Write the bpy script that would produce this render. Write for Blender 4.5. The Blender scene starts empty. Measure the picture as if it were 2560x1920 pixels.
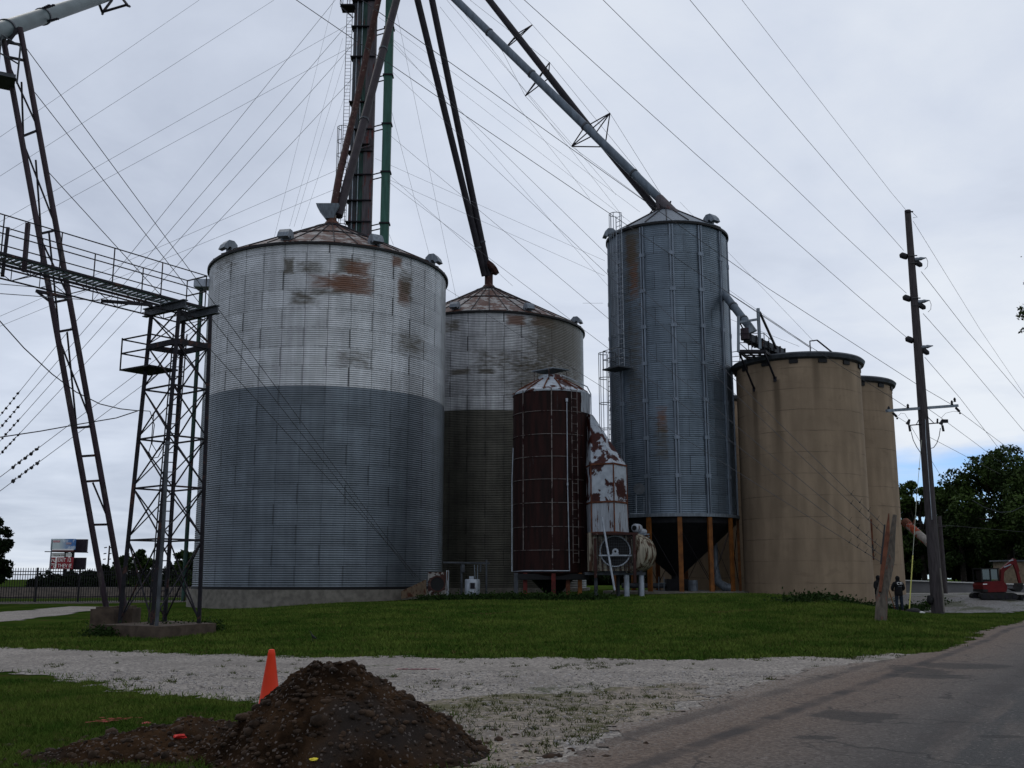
import bpy, math, random
import numpy as np
from mathutils import Vector, Matrix
random.seed(7); rng = np.random.default_rng(7)
PI = math.pi
S = bpy.context.scene
COL = S.collection
# ------------------------------------------------------------ camera
F = 2560.0; PITCH = math.radians(10.75); EYE = 1.65
cam_d = bpy.data.cameras.new('camera'); cam = bpy.data.objects.new('camera', cam_d); COL.objects.link(cam)
cam_d.sensor_width = 36; cam_d.lens = 36.0; cam_d.clip_start = .1; cam_d.clip_end = 4000
cam.location = (0, 0, EYE); cam.rotation_euler = (PI/2 + PITCH, 0, 0)
S.camera = cam
# ------------------------------------------------------------ light
SUN_EL, SUN_AZ = math.radians(48), math.radians(-40)      # high, behind the bins to the left, veiled by cloud
w = bpy.data.worlds.new('World'); S.world = w; w.use_nodes = True
nt = w.node_tree; nt.nodes.clear()
def wn(t, **k):
    n = nt.nodes.new(t)
    for a, b in k.items(): setattr(n, a, b)
    return n
wo = wn('ShaderNodeOutputWorld'); bg1 = wn('ShaderNodeBackground'); bg2 = wn('ShaderNodeBackground'); mixs = wn('ShaderNodeMixShader')
sky = wn('ShaderNodeTexSky', sky_type='NISHITA'); sky.sun_disc = False; sky.dust_density = .2; sky.ozone_density = 3
sky.sun_elevation = SUN_EL; sky.sun_rotation = SUN_AZ
bg1.inputs[1].default_value = .12
smx = wn('ShaderNodeMix', data_type='RGBA', blend_type='MULTIPLY'); smx.inputs[0].default_value = 1; smx.inputs[7].default_value = (.55, .85, 1.3, 1)
nt.links.new(sky.outputs[0], smx.inputs[6]); nt.links.new(smx.outputs[2], bg1.inputs[0])
tc = wn('ShaderNodeTexCoord'); sep = wn('ShaderNodeSeparateXYZ'); nt.links.new(tc.outputs['Generated'], sep.inputs[0])
def wm(op, a, b=None, c=None):
    n = wn('ShaderNodeMath', operation=op)
    for i, v in enumerate((a, b, c)):
        if v is None: continue
        if isinstance(v, (int, float)): n.inputs[i].default_value = v
        else: nt.links.new(v, n.inputs[i])
    return n.outputs[0]
X_, Y_, Z_ = sep.outputs
zz = wm('ADD', wm('MAXIMUM', Z_, 0.0), .12)
cmb = wn('ShaderNodeCombineXYZ'); nt.links.new(wm('DIVIDE', X_, zz), cmb.inputs[0]); nt.links.new(wm('DIVIDE', Y_, zz), cmb.inputs[1])
def wnoise(scale, det, dist=0.0, vec=None, rough=.55):
    n = wn('ShaderNodeTexNoise'); n.inputs['Scale'].default_value = scale; n.inputs['Detail'].default_value = det
    n.inputs['Roughness'].default_value = rough; n.inputs['Distortion'].default_value = dist
    nt.links.new(vec or cmb.outputs[0], n.inputs['Vector']); return n.outputs[0]
n1 = wnoise(.9, 7, .35); n2 = wnoise(.35, 3); n3 = wnoise(2.6, 6, .4)
dens = wm('ADD', wm('ADD', wm('MULTIPLY', n1, .88), wm('MULTIPLY', n2, .62)), wm('MULTIPLY', n3, .24))
dens = wm('SUBTRACT', dens, .15)
dens = wm('ADD', dens, wm('MULTIPLY', X_, .22))
ramp = wn('ShaderNodeValToRGB'); nt.links.new(dens, ramp.inputs[0])
e = ramp.color_ramp.elements
e[0].position = .50; e[0].color = (.49, .54, .64, 1)
e[1].position = .93; e[1].color = (.84, .88, .93, 1)
x = e.new(.72); x.color = (.675, .73, .83, 1)
nt.links.new(ramp.outputs[0], bg2.inputs[0]); bg2.inputs[1].default_value = 1.0
# break in the cloud low over the right horizon
def band(v, a, b, s):
    m1 = wn('ShaderNodeMapRange', interpolation_type='SMOOTHSTEP'); nt.links.new(v, m1.inputs[0]); m1.inputs[1].default_value = a - s; m1.inputs[2].default_value = a + s
    m2 = wn('ShaderNodeMapRange', interpolation_type='SMOOTHSTEP'); nt.links.new(v, m2.inputs[0]); m2.inputs[1].default_value = b - s; m2.inputs[2].default_value = b + s
    return wm('SUBTRACT', m1.outputs[0], m2.outputs[0])
cmb2 = wn('ShaderNodeCombineXYZ'); nt.links.new(X_, cmb2.inputs[0]); nt.links.new(Y_, cmb2.inputs[1]); nt.links.new(wm('MULTIPLY', Z_, 5), cmb2.inputs[2])
wob = wm('MULTIPLY', wm('SUBTRACT', wnoise(5, 5, .3, cmb2.outputs[0]), .5), .07)
ez = wm('ADD', Z_, wob)
gap = wm('MULTIPLY', band(ez, -.3, .118, .012), band(X_, .30, 2, .06))
wisps = wm('MULTIPLY', wm('MULTIPLY', wnoise(14, 4, .5, cmb2.outputs[0]), wnoise(6, 4, .5, cmb2.outputs[0])), 1.5)
gap = wm('MULTIPLY', gap, wm('SUBTRACT', 1.15, wisps))
fac = wm('SUBTRACT', 1.0, wm('MAXIMUM', wm('MULTIPLY', gap, .8), .04))
nt.links.new(fac, mixs.inputs[0]); nt.links.new(bg1.outputs[0], mixs.inputs[1]); nt.links.new(bg2.outputs[0], mixs.inputs[2])
nt.links.new(mixs.outputs[0], wo.inputs[0])
sd = bpy.data.lights.new('sun', 'SUN'); sd.energy = .55; sd.angle = math.radians(16); sd.color = (1, .96, .9)
sun = bpy.data.objects.new('sun', sd); COL.objects.link(sun)
sv = Vector((math.sin(SUN_AZ)*math.cos(SUN_EL), math.cos(SUN_AZ)*math.cos(SUN_EL), math.sin(SUN_EL)))
sun.rotation_euler = sv.to_track_quat('Z', 'Y').to_euler()
vs = S.view_settings; vs.view_transform = 'Standard'; vs.look = 'None'; vs.exposure = 0; vs.gamma = 1
S.cycles.max_bounces = 5; S.cycles.diffuse_bounces = 3; S.cycles.glossy_bounces = 3

# ------------------------------------------------------------ picture measurements -> places in the world
cp, sp = math.cos(PITCH), math.sin(PITCH)
def ray(px, py):
    a, b = px - 1280, 960 - py
    return Vector((a, F*cp - b*sp, F*sp + b*cp))
def P(px, py, y):                       # the point at distance y
    d = ray(px, py); return Vector((0, 0, EYE)) + d*(y/d.y)
def PZ(px, py, z):                      # the point at height z
    d = ray(px, py); return Vector((0, 0, EYE)) + d*((z-EYE)/d.z)
def sst(v, a, b):
    t = np.clip((np.asarray(v, float)-a)/(b-a), 0, 1); return t*t*(3-2*t)
XP = [-40, -16, -13, -9, -5, 0, 5, 10, 13.5, 17, 19, 24]
ZP = [0, .02, .1, .36, .5, .62, .70, .84, .82, .14, .0, 0]
def zf(x, y):
    x = np.asarray(x, float); y = np.asarray(y, float)
    z = np.interp(x, XP, ZP)*sst(y, 26, 50)
    z = z + .64*sst(x, 20.5, 25)*sst(y, 49.5, 58)
    z = z + .025*np.sin(x*.55+1.3)*np.sin(y*.37) * sst(y, 24, 30)
    return z
def Z(x, y): return float(zf(x, y))
def G(px, py):                          # where the line of sight meets the ground
    d = ray(px, py); t = 4/d.length
    p = Vector((0, 0, EYE)); lo = 0
    s = 3/d.y
    while True:
        q = p + d*s
        if q.z < Z(q.x, q.y) or q.y > 400: break
        lo = s; s += .4/d.y
    hi = s
    for _ in range(18):
        m = (lo+hi)/2; q = p + d*m
        if q.z < Z(q.x, q.y): hi = m
        else: lo = m
    return p + d*hi
def cyl_from(pl, pr, Fd):               # tangent sight lines + distance of the nearest face -> centre, radius
    a1 = math.atan2(ray(*pl).x, ray(*pl).y); a2 = math.atan2(ray(*pr).x, ray(*pr).y)
    a = (a1+a2)/2; s = math.sin((a2-a1)/2); R = Fd*s/(1-s); d = Fd+R
    return d*math.sin(a), d*math.cos(a), R
def cyl_hit(px, py, cx, cy, R):
    d = ray(px, py); dx, dy = d.x, d.y
    A = dx*dx+dy*dy; B = -2*(dx*cx+dy*cy); C = cx*cx+cy*cy-R*R
    D = max(B*B-4*A*C, 0); t = (-B-math.sqrt(D))/(2*A)
    q = Vector((0, 0, EYE))+d*t
    return math.atan2(q.y-cy, q.x-cx), q.z, q

# ------------------------------------------------------------ mesh builder
ORG = {}
class MB:
    def __init__(s): s.v = []; s.f = []; s.n = 0
    def add(s, V, Fs):
        b = len(s.v); s.v += [tuple(q) for q in V]; s.f += [tuple(b+i for i in f) for f in Fs]; return s
    def box(s, c, size, rz=0, M=None):
        hx, hy, hz = [q/2 for q in size]
        V = [Vector((x, y, z)) for z in (-hz, hz) for x, y in ((-hx, -hy), (hx, -hy), (hx, hy), (-hx, hy))]
        R = M if M is not None else Matrix.Rotation(rz, 3, 'Z')
        return s.add([R @ q + Vector(c) for q in V], [(3, 2, 1, 0), (4, 5, 6, 7), (0, 1, 5, 4), (1, 2, 6, 5), (2, 3, 7, 6), (3, 0, 4, 7)])
    def beam(s, a, b, w, h=None, up=(0, 0, 1)):     # rectangular bar from a to b
        a, b = Vector(a), Vector(b); d = b-a; L = d.length
        if L < 1e-6: return s
        d.normalize(); u = Vector(up)
        if abs(d.dot(u)) > .98: u = Vector((0, 1, 0))
        r = d.cross(u).normalized(); u = r.cross(d)
        return s.box((a+b)/2, (w, L, h or w), M=Matrix((r, d, u)).transposed())
    def cyl(s, a, b, r, r2=None, n=8, cap=True):
        return s.tube([a, b], [r, r if r2 is None else r2], n, cap)
    def tube(s, pts, r, n=6, cap=True):
        pts = [Vector(p) for p in pts]; m = len(pts)
        rs = r if isinstance(r, (list, tuple)) else [r]*m
        V = []; pu = None
        for i, p in enumerate(pts):
            d = (pts[min(i+1, m-1)]-pts[max(i-1, 0)]).normalized()
            if pu is None:
                u = Vector((0, 0, 1)) if abs(d.z) < .9 else Vector((0, 1, 0))
            else: u = pu
            x = d.cross(u).normalized(); u = x.cross(d); pu = u
            for k in range(n):
                t = 2*PI*k/n; V.append(p + (x*math.cos(t)+u*math.sin(t))*rs[i])
        Fs = [(i*n+k, i*n+(k+1) % n, (i+1)*n+(k+1) % n, (i+1)*n+k) for i in range(m-1) for k in range(n)]
        if cap: Fs += [tuple(range(n-1, -1, -1)), tuple((m-1)*n+k for k in range(n))]
        return s.add(V, Fs)
    def lathe(s, prof, c=(0, 0, 0), n=32, axis=None, a0=0, a1=2*PI):
        c = Vector(c); V = []; full = abs(a1-a0-2*PI) < 1e-6; nn = n if full else n+1
        if axis is not None:
            q = Vector((0, 0, 1)).rotation_difference(Vector(axis).normalized()).to_matrix()
        for r, z in prof:
            for k in range(nn):
                t = a0+(a1-a0)*k/n; p = Vector((r*math.cos(t), r*math.sin(t), z))
                V.append((q @ p if axis is not None else p)+c)
        m = len(prof)
        Fs = [(i*nn+k, i*nn+(k+1) % nn, (i+1)*nn+(k+1) % nn, (i+1)*nn+k) for i in range(m-1) for k in range(n)]
        ring = m >= 4 and abs(prof[0][0]-prof[-1][0]) < 1e-4 and prof[0][0] > .05
        if ring: Fs += [((m-1)*nn+k, (m-1)*nn+(k+1) % nn, (k+1) % nn, k) for k in range(n)]
        if ring: return s.add(V, Fs)
        if prof[0][0] > 1e-4 and full: Fs.append(tuple(range(nn-1, -1, -1)))
        if prof[-1][0] > 1e-4 and full: Fs.append(tuple((m-1)*nn+k for k in range(nn)))
        return s.add(V, Fs)
    def loft(s, loops, cap=True):
        n = len(loops[0]); V = [Vector(p) for L in loops for p in L]
        Fs = [(i*n+k, i*n+(k+1) % n, (i+1)*n+(k+1) % n, (i+1)*n+k) for i in range(len(loops)-1) for k in range(n)]
        if cap: Fs += [tuple(range(n-1, -1, -1)), tuple((len(loops)-1)*n+k for k in range(n))]
        return s.add(V, Fs)
    def prism(s, poly, vec):
        return s.loft([poly, [Vector(p)+Vector(vec) for p in poly]])
    def ico(s, c, r, sub=1, jit=.25, sq=(1, 1, 1)):
        V, Fs = ICO[sub]; c = Vector(c)
        return s.add([Vector((q[0]*sq[0], q[1]*sq[1], q[2]*sq[2]))*(r*(1+random.uniform(-jit, jit)))+c for q in V], Fs)
    def build(s, name, mat, parent=None, smooth=False, angle=40):
        o0 = ORG.get(parent.name, Vector((0, 0, 0))) if parent else Vector((0, 0, 0))
        me = bpy.data.meshes.new(name); V = np.array(s.v, float)-np.array(o0)
        me.from_pydata(V.tolist(), [], s.f)
        if mat is not None: me.materials.append(mat)
        ob = bpy.data.objects.new(name, me); COL.objects.link(ob)
        if parent: ob.parent = parent; ORG[ob.name] = o0
        if smooth:
            me.polygons.foreach_set('use_smooth', [True]*len(me.polygons))
            if angle < 180:
                try: me.set_sharp_from_angle(angle=math.radians(angle))
                except Exception: pass
        me.update()
        return ob
def _ico():
    t = (1+5**.5)/2
    V = [Vector(q).normalized() for q in ((-1, t, 0), (1, t, 0), (-1, -t, 0), (1, -t, 0), (0, -1, t), (0, 1, t), (0, -1, -t), (0, 1, -t), (t, 0, -1), (t, 0, 1), (-t, 0, -1), (-t, 0, 1))]
    Fs = [(0, 11, 5), (0, 5, 1), (0, 1, 7), (0, 7, 10), (0, 10, 11), (1, 5, 9), (5, 11, 4), (11, 10, 2), (10, 7, 6), (7, 1, 8), (3, 9, 4), (3, 4, 2), (3, 2, 6), (3, 6, 8), (3, 8, 9), (4, 9, 5), (2, 4, 11), (6, 2, 10), (8, 6, 7), (9, 8, 1)]
    out = {0: (V, Fs)}
    for k in (1, 2):
        V2 = list(V); F2 = []; c = {}
        def mid(a, b):
            kk = (min(a, b), max(a, b))
            if kk not in c: c[kk] = len(V2); V2.append(((V2[a]+V2[b])/2).normalized())
            return c[kk]
        for a, b, d in Fs:
            x, y, z = mid(a, b), mid(b, d), mid(d, a); F2 += [(a, x, z), (b, y, x), (d, z, y), (x, y, z)]
        V, Fs = V2, F2; out[k] = (V, Fs)
    return out
ICO = _ico()
def tag(o, label=None, cat=None, group=None, kind=None):
    if label: o['label'] = label
    if cat: o['category'] = cat
    if group: o['group'] = group
    if kind: o['kind'] = kind
    return o
def thing(name, loc, label, cat, group=None):
    o = bpy.data.objects.new(name, None); COL.objects.link(o); o.location = loc; ORG[o.name] = Vector(loc)
    o.empty_display_size = .3
    return tag(o, label, cat, group)
def raw(name, V, Fs, mat, smooth=True, parent=None):
    me = bpy.data.meshes.new(name)
    V = np.ascontiguousarray(V, dtype=np.float32); Fs = np.ascontiguousarray(Fs, dtype=np.int32); k = Fs.shape[1]
    if parent: V = V-np.array(ORG[parent.name], dtype=np.float32)
    me.vertices.add(len(V)); me.vertices.foreach_set('co', V.ravel())
    me.loops.add(Fs.size); me.loops.foreach_set('vertex_index', Fs.ravel())
    me.polygons.add(len(Fs)); me.polygons.foreach_set('loop_start', np.arange(0, Fs.size, k, dtype=np.int32))
    me.polygons.foreach_set('loop_total', np.full(len(Fs), k, dtype=np.int32))
    me.update(calc_edges=True)
    if smooth: me.polygons.foreach_set('use_smooth', np.ones(len(Fs), dtype=bool))
    if mat: me.materials.append(mat)
    o = bpy.data.objects.new(name, me); COL.objects.link(o)
    if parent: o.parent = parent; ORG[o.name] = ORG[parent.name]
    return o

# ------------------------------------------------------------ materials
class NB:
    def __init__(s, name):
        s.m = bpy.data.materials.new(name); s.m.use_nodes = True; s.t = s.m.node_tree
        s.b = s.t.nodes['Principled BSDF']; s.o = None
        s.tc = s.t.nodes.new('ShaderNodeTexCoord')
    def n(s, t, **k):
        q = s.t.nodes.new(t)
        for a, b in k.items(): setattr(q, a, b)
        return q
    def set(s, sock, v):
        if v is None: return
        if isinstance(v, bpy.types.NodeSocket): s.t.links.new(v, sock)
        else:
            try: sock.default_value = v
            except Exception: sock.default_value = (*v, 1)
    def m_(s, op, a, b=None, c=None):
        q = s.n('ShaderNodeMath', operation=op)
        for i, v in enumerate((a, b, c)): s.set(q.inputs[i], v)
        return q.outputs[0]
    def mix(s, f, a, b, mode='MIX'):
        q = s.n('ShaderNodeMix', data_type='RGBA', blend_type=mode)
        s.set(q.inputs[0], f)
        for i, v in ((6, a), (7, b)):
            if isinstance(v, (int, float)): v = (v, v, v)
            s.set(q.inputs[i], v)
        return q.outputs[2]
    def mr(s, v, a, b, c=0., d=1., smooth=True):
        q = s.n('ShaderNodeMapRange', interpolation_type='SMOOTHSTEP' if smooth else 'LINEAR')
        s.set(q.inputs[0], v)
        for i, z in enumerate((a, b, c, d)): q.inputs[i+1].default_value = z
        return q.outputs[0]
    def noise(s, scale, det=4, vec=None, dist=0., rough=.55, out=0):
        q = s.n('ShaderNodeTexNoise'); q.inputs['Scale'].default_value = scale; q.inputs['Detail'].default_value = det
        q.inputs['Distortion'].default_value = dist; q.inputs['Roughness'].default_value = rough
        s.t.links.new(vec if vec is not None else s.tc.outputs['Object'], q.inputs['Vector']); return q.outputs[out]
    def vor(s, scale, vec=None, feat='F1', out=0, rnd=1.):
        q = s.n('ShaderNodeTexVoronoi', feature=feat); q.inputs['Scale'].default_value = scale; q.inputs['Randomness'].default_value = rnd
        s.t.links.new(vec if vec is not None else s.tc.outputs['Object'], q.inputs['Vector']); return q.outputs[out]
    def xyz(s, x, y, z):
        q = s.n('ShaderNodeCombineXYZ')
        for i, v in enumerate((x, y, z)): s.set(q.inputs[i], v)
        return q.outputs[0]
    def sep(s, v=None):
        q = s.n('ShaderNodeSeparateXYZ'); s.t.links.new(v or s.tc.outputs['Object'], q.inputs[0]); return q.outputs
    def white(s, vec):
        q = s.n('ShaderNodeTexWhiteNoise', noise_dimensions='3D'); s.t.links.new(vec, q.inputs['Vector']); return q.outputs[0]
    def bump(s, h, st=.4, dist=.02):
        q = s.n('ShaderNodeBump'); q.inputs['Strength'].default_value = st; q.inputs['Distance'].default_value = dist
        s.t.links.new(h, q.inputs['Height']); s.t.links.new(q.outputs[0], s.b.inputs['Normal'])
    def fin(s, col, rough=.7, metal=0., spec=.4):
        s.set(s.b.inputs['Base Color'], col); s.set(s.b.inputs['Roughness'], rough); s.set(s.b.inputs['Metallic'], metal)
        s.b.inputs['Specular IOR Level'].default_value = spec
        return s.m
def simple(name, col, rough=.7, metal=0., var=.25, scale=4., rust=None, rth=.55, rs=2.5, bump=.0, streak=False, spec=.2):
    b = NB(name); vec = None
    if streak:
        x, y, z = b.sep(); vec = b.xyz(b.m_('MULTIPLY', x, 3), b.m_('MULTIPLY', y, 3), b.m_('MULTIPLY', z, .35))
    nz = b.noise(scale, 5, vec); f = b.mr(nz, .3, .7)
    lo = tuple(c*(1-var) for c in col); hi = tuple(min(c*(1+var), 1) for c in col)
    c = b.mix(f, lo, hi); r = rough; mt = metal
    if rust:
        g = b.mr(b.noise(rs, 8, vec, .4, .65), rth, rth+.04)
        rc = b.mix(b.mr(b.noise(9, 4), .35, .65), tuple(q*.55 for q in rust), rust)
        c = b.mix(g, c, rc)
        if metal: mt = b.m_('MULTIPLY', b.m_('SUBTRACT', 1., g), metal)
    if bump: b.bump(b.noise(scale*6, 4), bump, .02)
    return b.fin(c, r, mt, spec)
RUST = (.085, .030, .016); RUSTD = (.05, .014, .010)
M = {}
M['steel_dark'] = simple('dark_steel', (.011, .010, .014), .65, .2, .3, rust=(.05, .022, .018), rth=.58)
M['steel_purple'] = simple('weathered_pipe', (.028, .018, .024), .55, .2, .35, 3, rust=(.06, .048, .048), rth=.55, streak=True)
M['galv'] = simple('galvanised', (.13, .15, .175), .5, .4, .25, 3, streak=True)
M['rib'] = simple('rib_steel', (.135, .16, .195), .5, .4, .25, 3, streak=True)
M['galv_light'] = simple('galvanised_light', (.24, .265, .30), .45, .4, .2, 3)
M['galv_dark'] = simple('galvanised_dull', (.045, .05, .058), .55, .3, .3, 3)
M['spout_blue'] = simple('spout_grey', (.085, .105, .13), .45, .3, .2, 1.2, streak=True)
M['spout_green'] = simple('spout_greygreen', (.075, .098, .102), .5, .2, .15, 1.2)
M['spout_dark'] = simple('spout_dark', (.013, .011, .015), .6, .2, .3, 2)
M['spout_rust'] = simple('spout_rust', (.035, .014, .012), .8, 0, .3, 2, rust=(.14, .12, .10), rth=.60, rs=4)
M['brown'] = simple('brown_paint', (.022, .017, .021), .6, .1, .25, 2)
M['green'] = simple('green_paint', (.030, .085, .066), .55, 0, .25, 1.5, rust=(.10, .06, .045), rth=.66, streak=True)
M['green_dk'] = simple('green_paint_worn', (.018, .045, .037), .6, 0, .4, 2, rust=(.09, .035, .03), rth=.6, streak=True)
M['leg_grey'] = simple('leg_grey', (.045, .05, .057), .6, .1, .3, 2, rust=(.12, .05, .045), rth=.56, rs=1.6, streak=True)
M['leg_red'] = simple('leg_red', (.06, .052, .058), .65, .1, .3, 2, rust=(.10, .026, .022), rth=.56, rs=1.3, streak=True)
M['rustroof'] = simple('rusty_roof', (.21, .20, .195), .6, .2, .3, 2, rust=(.085, .036, .024), rth=.46, rs=1.2)
M['whiterust'] = simple('white_paint_rust', (.30, .33, .37), .5, 0, .15, 3, rust=(.042, .009, .006), rth=.505, rs=1.0)
M['whiteclean'] = simple('white_paint', (.24, .26, .29), .5, 0, .2, 3, rust=(.06, .02, .01), rth=.58, rs=2, streak=True)
M['fanpaint'] = simple('fan_paint', (.22, .20, .155), .55, 0, .25, 3, rust=(.050, .022, .010), rth=.49, rs=1.6, streak=True)
M['rustdark'] = simple('dark_rust', (.013, .003, .0024), .8, 0, .6, 1.5, rust=(.03, .024, .024), rth=.64, rs=1.2, streak=True, spec=.2)
M['rust'] = simple('rust', RUST, .85, 0, .4, 3)
M['strap'] = simple('pale_strap', (.115, .10, .095), .6, 0, .3, 5, rust=(.03, .01, .01), rth=.53, rs=1.5)
M['orange'] = simple('orange_leg', (.135, .048, .010), .6, 0, .35, 3, rust=(.12, .04, .015), rth=.6)
M['red'] = simple('red_leg', (.07, .008, .006), .6, 0, .3)
M['black'] = simple('black', (.006, .006, .007), .6, 0, .2)
M['dark_in'] = simple('dark_hopper', (.009, .009, .011), .7, .1, .3)
M['conc'] = simple('concrete', (.13, .12, .105), .9, 0, .25, 3, bump=.3)
M['conc_brown'] = simple('footing_concrete', (.055, .040, .030), .9, 0, .35, 3, bump=.4)
M['wood'] = simple('pole_wood', (.042, .036, .038), .85, 0, .3, 5, streak=True, bump=.4)
M['wood_post'] = simple('post_wood', (.065, .055, .045), .85, 0, .35, 4, rust=(.12, .04, .025), rth=.60, rs=2, streak=True)
M['wire_pale'] = simple('wire_pale', (.16, .165, .18), .6, .2, .1)
M['wire'] = simple('wire', (.05, .05, .055), .6, .3, .1)
M['cable'] = simple('cable', (.012, .012, .014), .7, 0, .1)
# ------------------------------------------------------------ ground
def vnoise(x, y, sc, seed=0):
    x = np.asarray(x)*sc; y = np.asarray(y)*sc; xi = np.floor(x).astype(int); yi = np.floor(y).astype(int); fx = x-xi; fy = y-yi
    fx = fx*fx*(3-2*fx); fy = fy*fy*(3-2*fy)
    def h(a, b):
        v = np.sin(a*127.1+b*311.7+seed*74.7)*43758.5453; return v-np.floor(v)
    return (h(xi, yi)*(1-fx)+h(xi+1, yi)*fx)*(1-fy)+(h(xi, yi+1)*(1-fx)+h(xi+1, yi+1)*fx)*fy
def fbm(x, y, sc, seed=0, o=4):
    return sum(vnoise(x, y, sc*2**k, seed+k)*.5**k for k in range(o))/(2-.5**(o-1))
def inpoly(x, y, poly):
    c = np.zeros(x.shape, bool); n = len(poly)
    for i in range(n):
        x1, y1 = poly[i]; x2, y2 = poly[(i+1) % n]
        if y1 == y2: continue
        k = ((y1 > y) != (y2 > y)) & (x < (x2-x1)*(y-y1)/(y2-y1)+x1); c ^= k
    return c
def gp(pts): return [tuple(G(*p)[:2]) for p in pts]
def sheet(name, xs, ys, mat, off, maskf=None, zfun=zf):
    X, Y = np.meshgrid(xs, ys); Zs = zfun(X, Y)+off
    V = np.stack([X.ravel(), Y.ravel(), Zs.ravel()], 1); nx = len(xs); ny = len(ys)
    i, j = np.meshgrid(np.arange(nx-1), np.arange(ny-1)); a = (j*nx+i).ravel()
    Fs = np.stack([a, a+1, a+nx+1, a+nx], 1)
    if maskf is not None:
        cx = V[Fs].mean(1); k = maskf(cx[:, 0], cx[:, 1]); Fs = Fs[k]
        u, inv = np.unique(Fs, return_inverse=True); V = V[u]; Fs = inv.reshape(-1, 4)
    return tag(raw(name, V, Fs, mat), kind='structure')
# lawn
b = NB('lawn'); n1 = b.noise(.35, 5); n2 = b.noise(3, 6, rough=.7); n3 = b.noise(28, 4)
c = b.mix(b.mr(n1, .35, .65), (.018, .040, .006), (.044, .068, .012))
c = b.mix(b.mr(n2, .5, .72), c, (.042, .046, .012))
c = b.mix(b.m_('MULTIPLY', b.mr(n3, .35, .62), .5), c, (.013, .024, .005))
c = b.mix(b.mr(b.noise(.8, 6, dist=.4), .60, .68), c, (.055, .040, .018))
b.bump(b.noise(22, 5, rough=.7), .9, .05); M['lawn'] = b.fin(c, .95, 0, .0)
# gravel
def gravel_mat(name, lit, weeds, wth):
    b = NB(name); v = b.vor(46, out=1); s = b.sep(v); v2 = b.vor(22, out=1); s2 = b.sep(v2)
    big = b.noise(.55, 5)
    c = b.mix(s[0], tuple(q*.62 for q in lit), tuple(min(q*1.3, 1) for q in lit))
    c = b.mix(b.m_('MULTIPLY', b.mr(s2[1], .72, .95), .8), c, tuple(min(1, q*1.7) for q in lit))
    c = b.mix(b.m_('MULTIPLY', b.mr(s2[0], .78, .9), .7), c, (.045, .042, .04))
    c = b.mix(b.m_('MULTIPLY', b.mr(big, .42, .66), .45), c, (.12, .105, .095))
    g = b.mr(b.m_('ADD', b.m_('MULTIPLY', b.noise(.5, 4, dist=.5), .6), b.m_('MULTIPLY', b.noise(7, 5, rough=.75), .4)), wth, wth+.05)
    c = b.mix(b.m_('MULTIPLY', g, .8), c, weeds)
    b.bump(b.vor(46), .45, .02); return b.fin(c, .92, 0, .2)
M['gravel'] = gravel_mat('gravel', (.215, .193, .172), (.036, .044, .015), .575)
M['gravel_weedy'] = gravel_mat('gravel_weedy', (.185, .155, .125), (.058, .056, .018), .51)
M['gravel_far'] = gravel_mat('gravel_far', (.17, .165, .16), (.05, .055, .025), .51)
def spacing(lo, hi, mid, fine, grow):
    out = [mid]; d = fine
    while out[-1] < hi: out.append(out[-1]+d); d *= grow
    d = fine; o2 = []; q = mid
    while q > lo: q -= d; d *= grow; o2.append(q)
    return np.array(o2[::-1]+out)
xs = np.concatenate([spacing(-900, -34, -34, .9, 1.18)[:-1], np.arange(-34, 40, .6), spacing(40, 900, 40, .9, 1.18)])
ys = np.concatenate([np.arange(-12, 84, .6), spacing(84, 1500, 84, .9, 1.14)])
sheet('ground', np.unique(xs), np.unique(ys), M['lawn'], 0)
# gravel drive in front of the lawn
drive = gp([(-500, 1600), (0, 1618), (400, 1632), (700, 1642), (1300, 1646), (1640, 1651), (1900, 1648), (2200, 1640), (2330, 1630), (2420, 1660), (2100, 1790), (1500, 1990), (1210, 1990), (1150, 1880), (1080, 1800), (700, 1762), (430, 1740), (290, 1716), (120, 1690), (0, 1682), (-500, 1668)])
def dmask(x, y):
    jx = (fbm(x, y, 1.1, 3)-.5)*1.3; jy = (fbm(x, y, 1.3, 9)-.5)*1.5*np.clip((y-6)/20, .3, 1)
    jx = jx+(vnoise(x, y, 7, 5)-.5)*.5; jy = jy+(vnoise(x, y, 7, 8)-.5)*.45
    return inpoly(x+jx, y+jy, drive)
sheet('gravel_drive', np.arange(-19, 13, .09), np.arange(6.5, 27, .09), M['gravel'], .010, dmask)
weedy = gp([(1010, 1990), (1060, 1760), (1250, 1745), (1640, 1720), (1800, 1700), (1700, 1770), (1520, 1830), (1350, 1900), (1200, 1990)])
sheet('gravel_verge', np.arange(-3, 7, .07), np.arange(6.5, 17, .07), M['gravel_weedy'], .016, lambda x, y: inpoly(x+(fbm(x, y, 1.2, 21)-.5)*1.6, y+(fbm(x, y, 1.2, 22)-.5)*1.6, weedy) & (vnoise(x, y, 5, 7) > .12))
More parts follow.
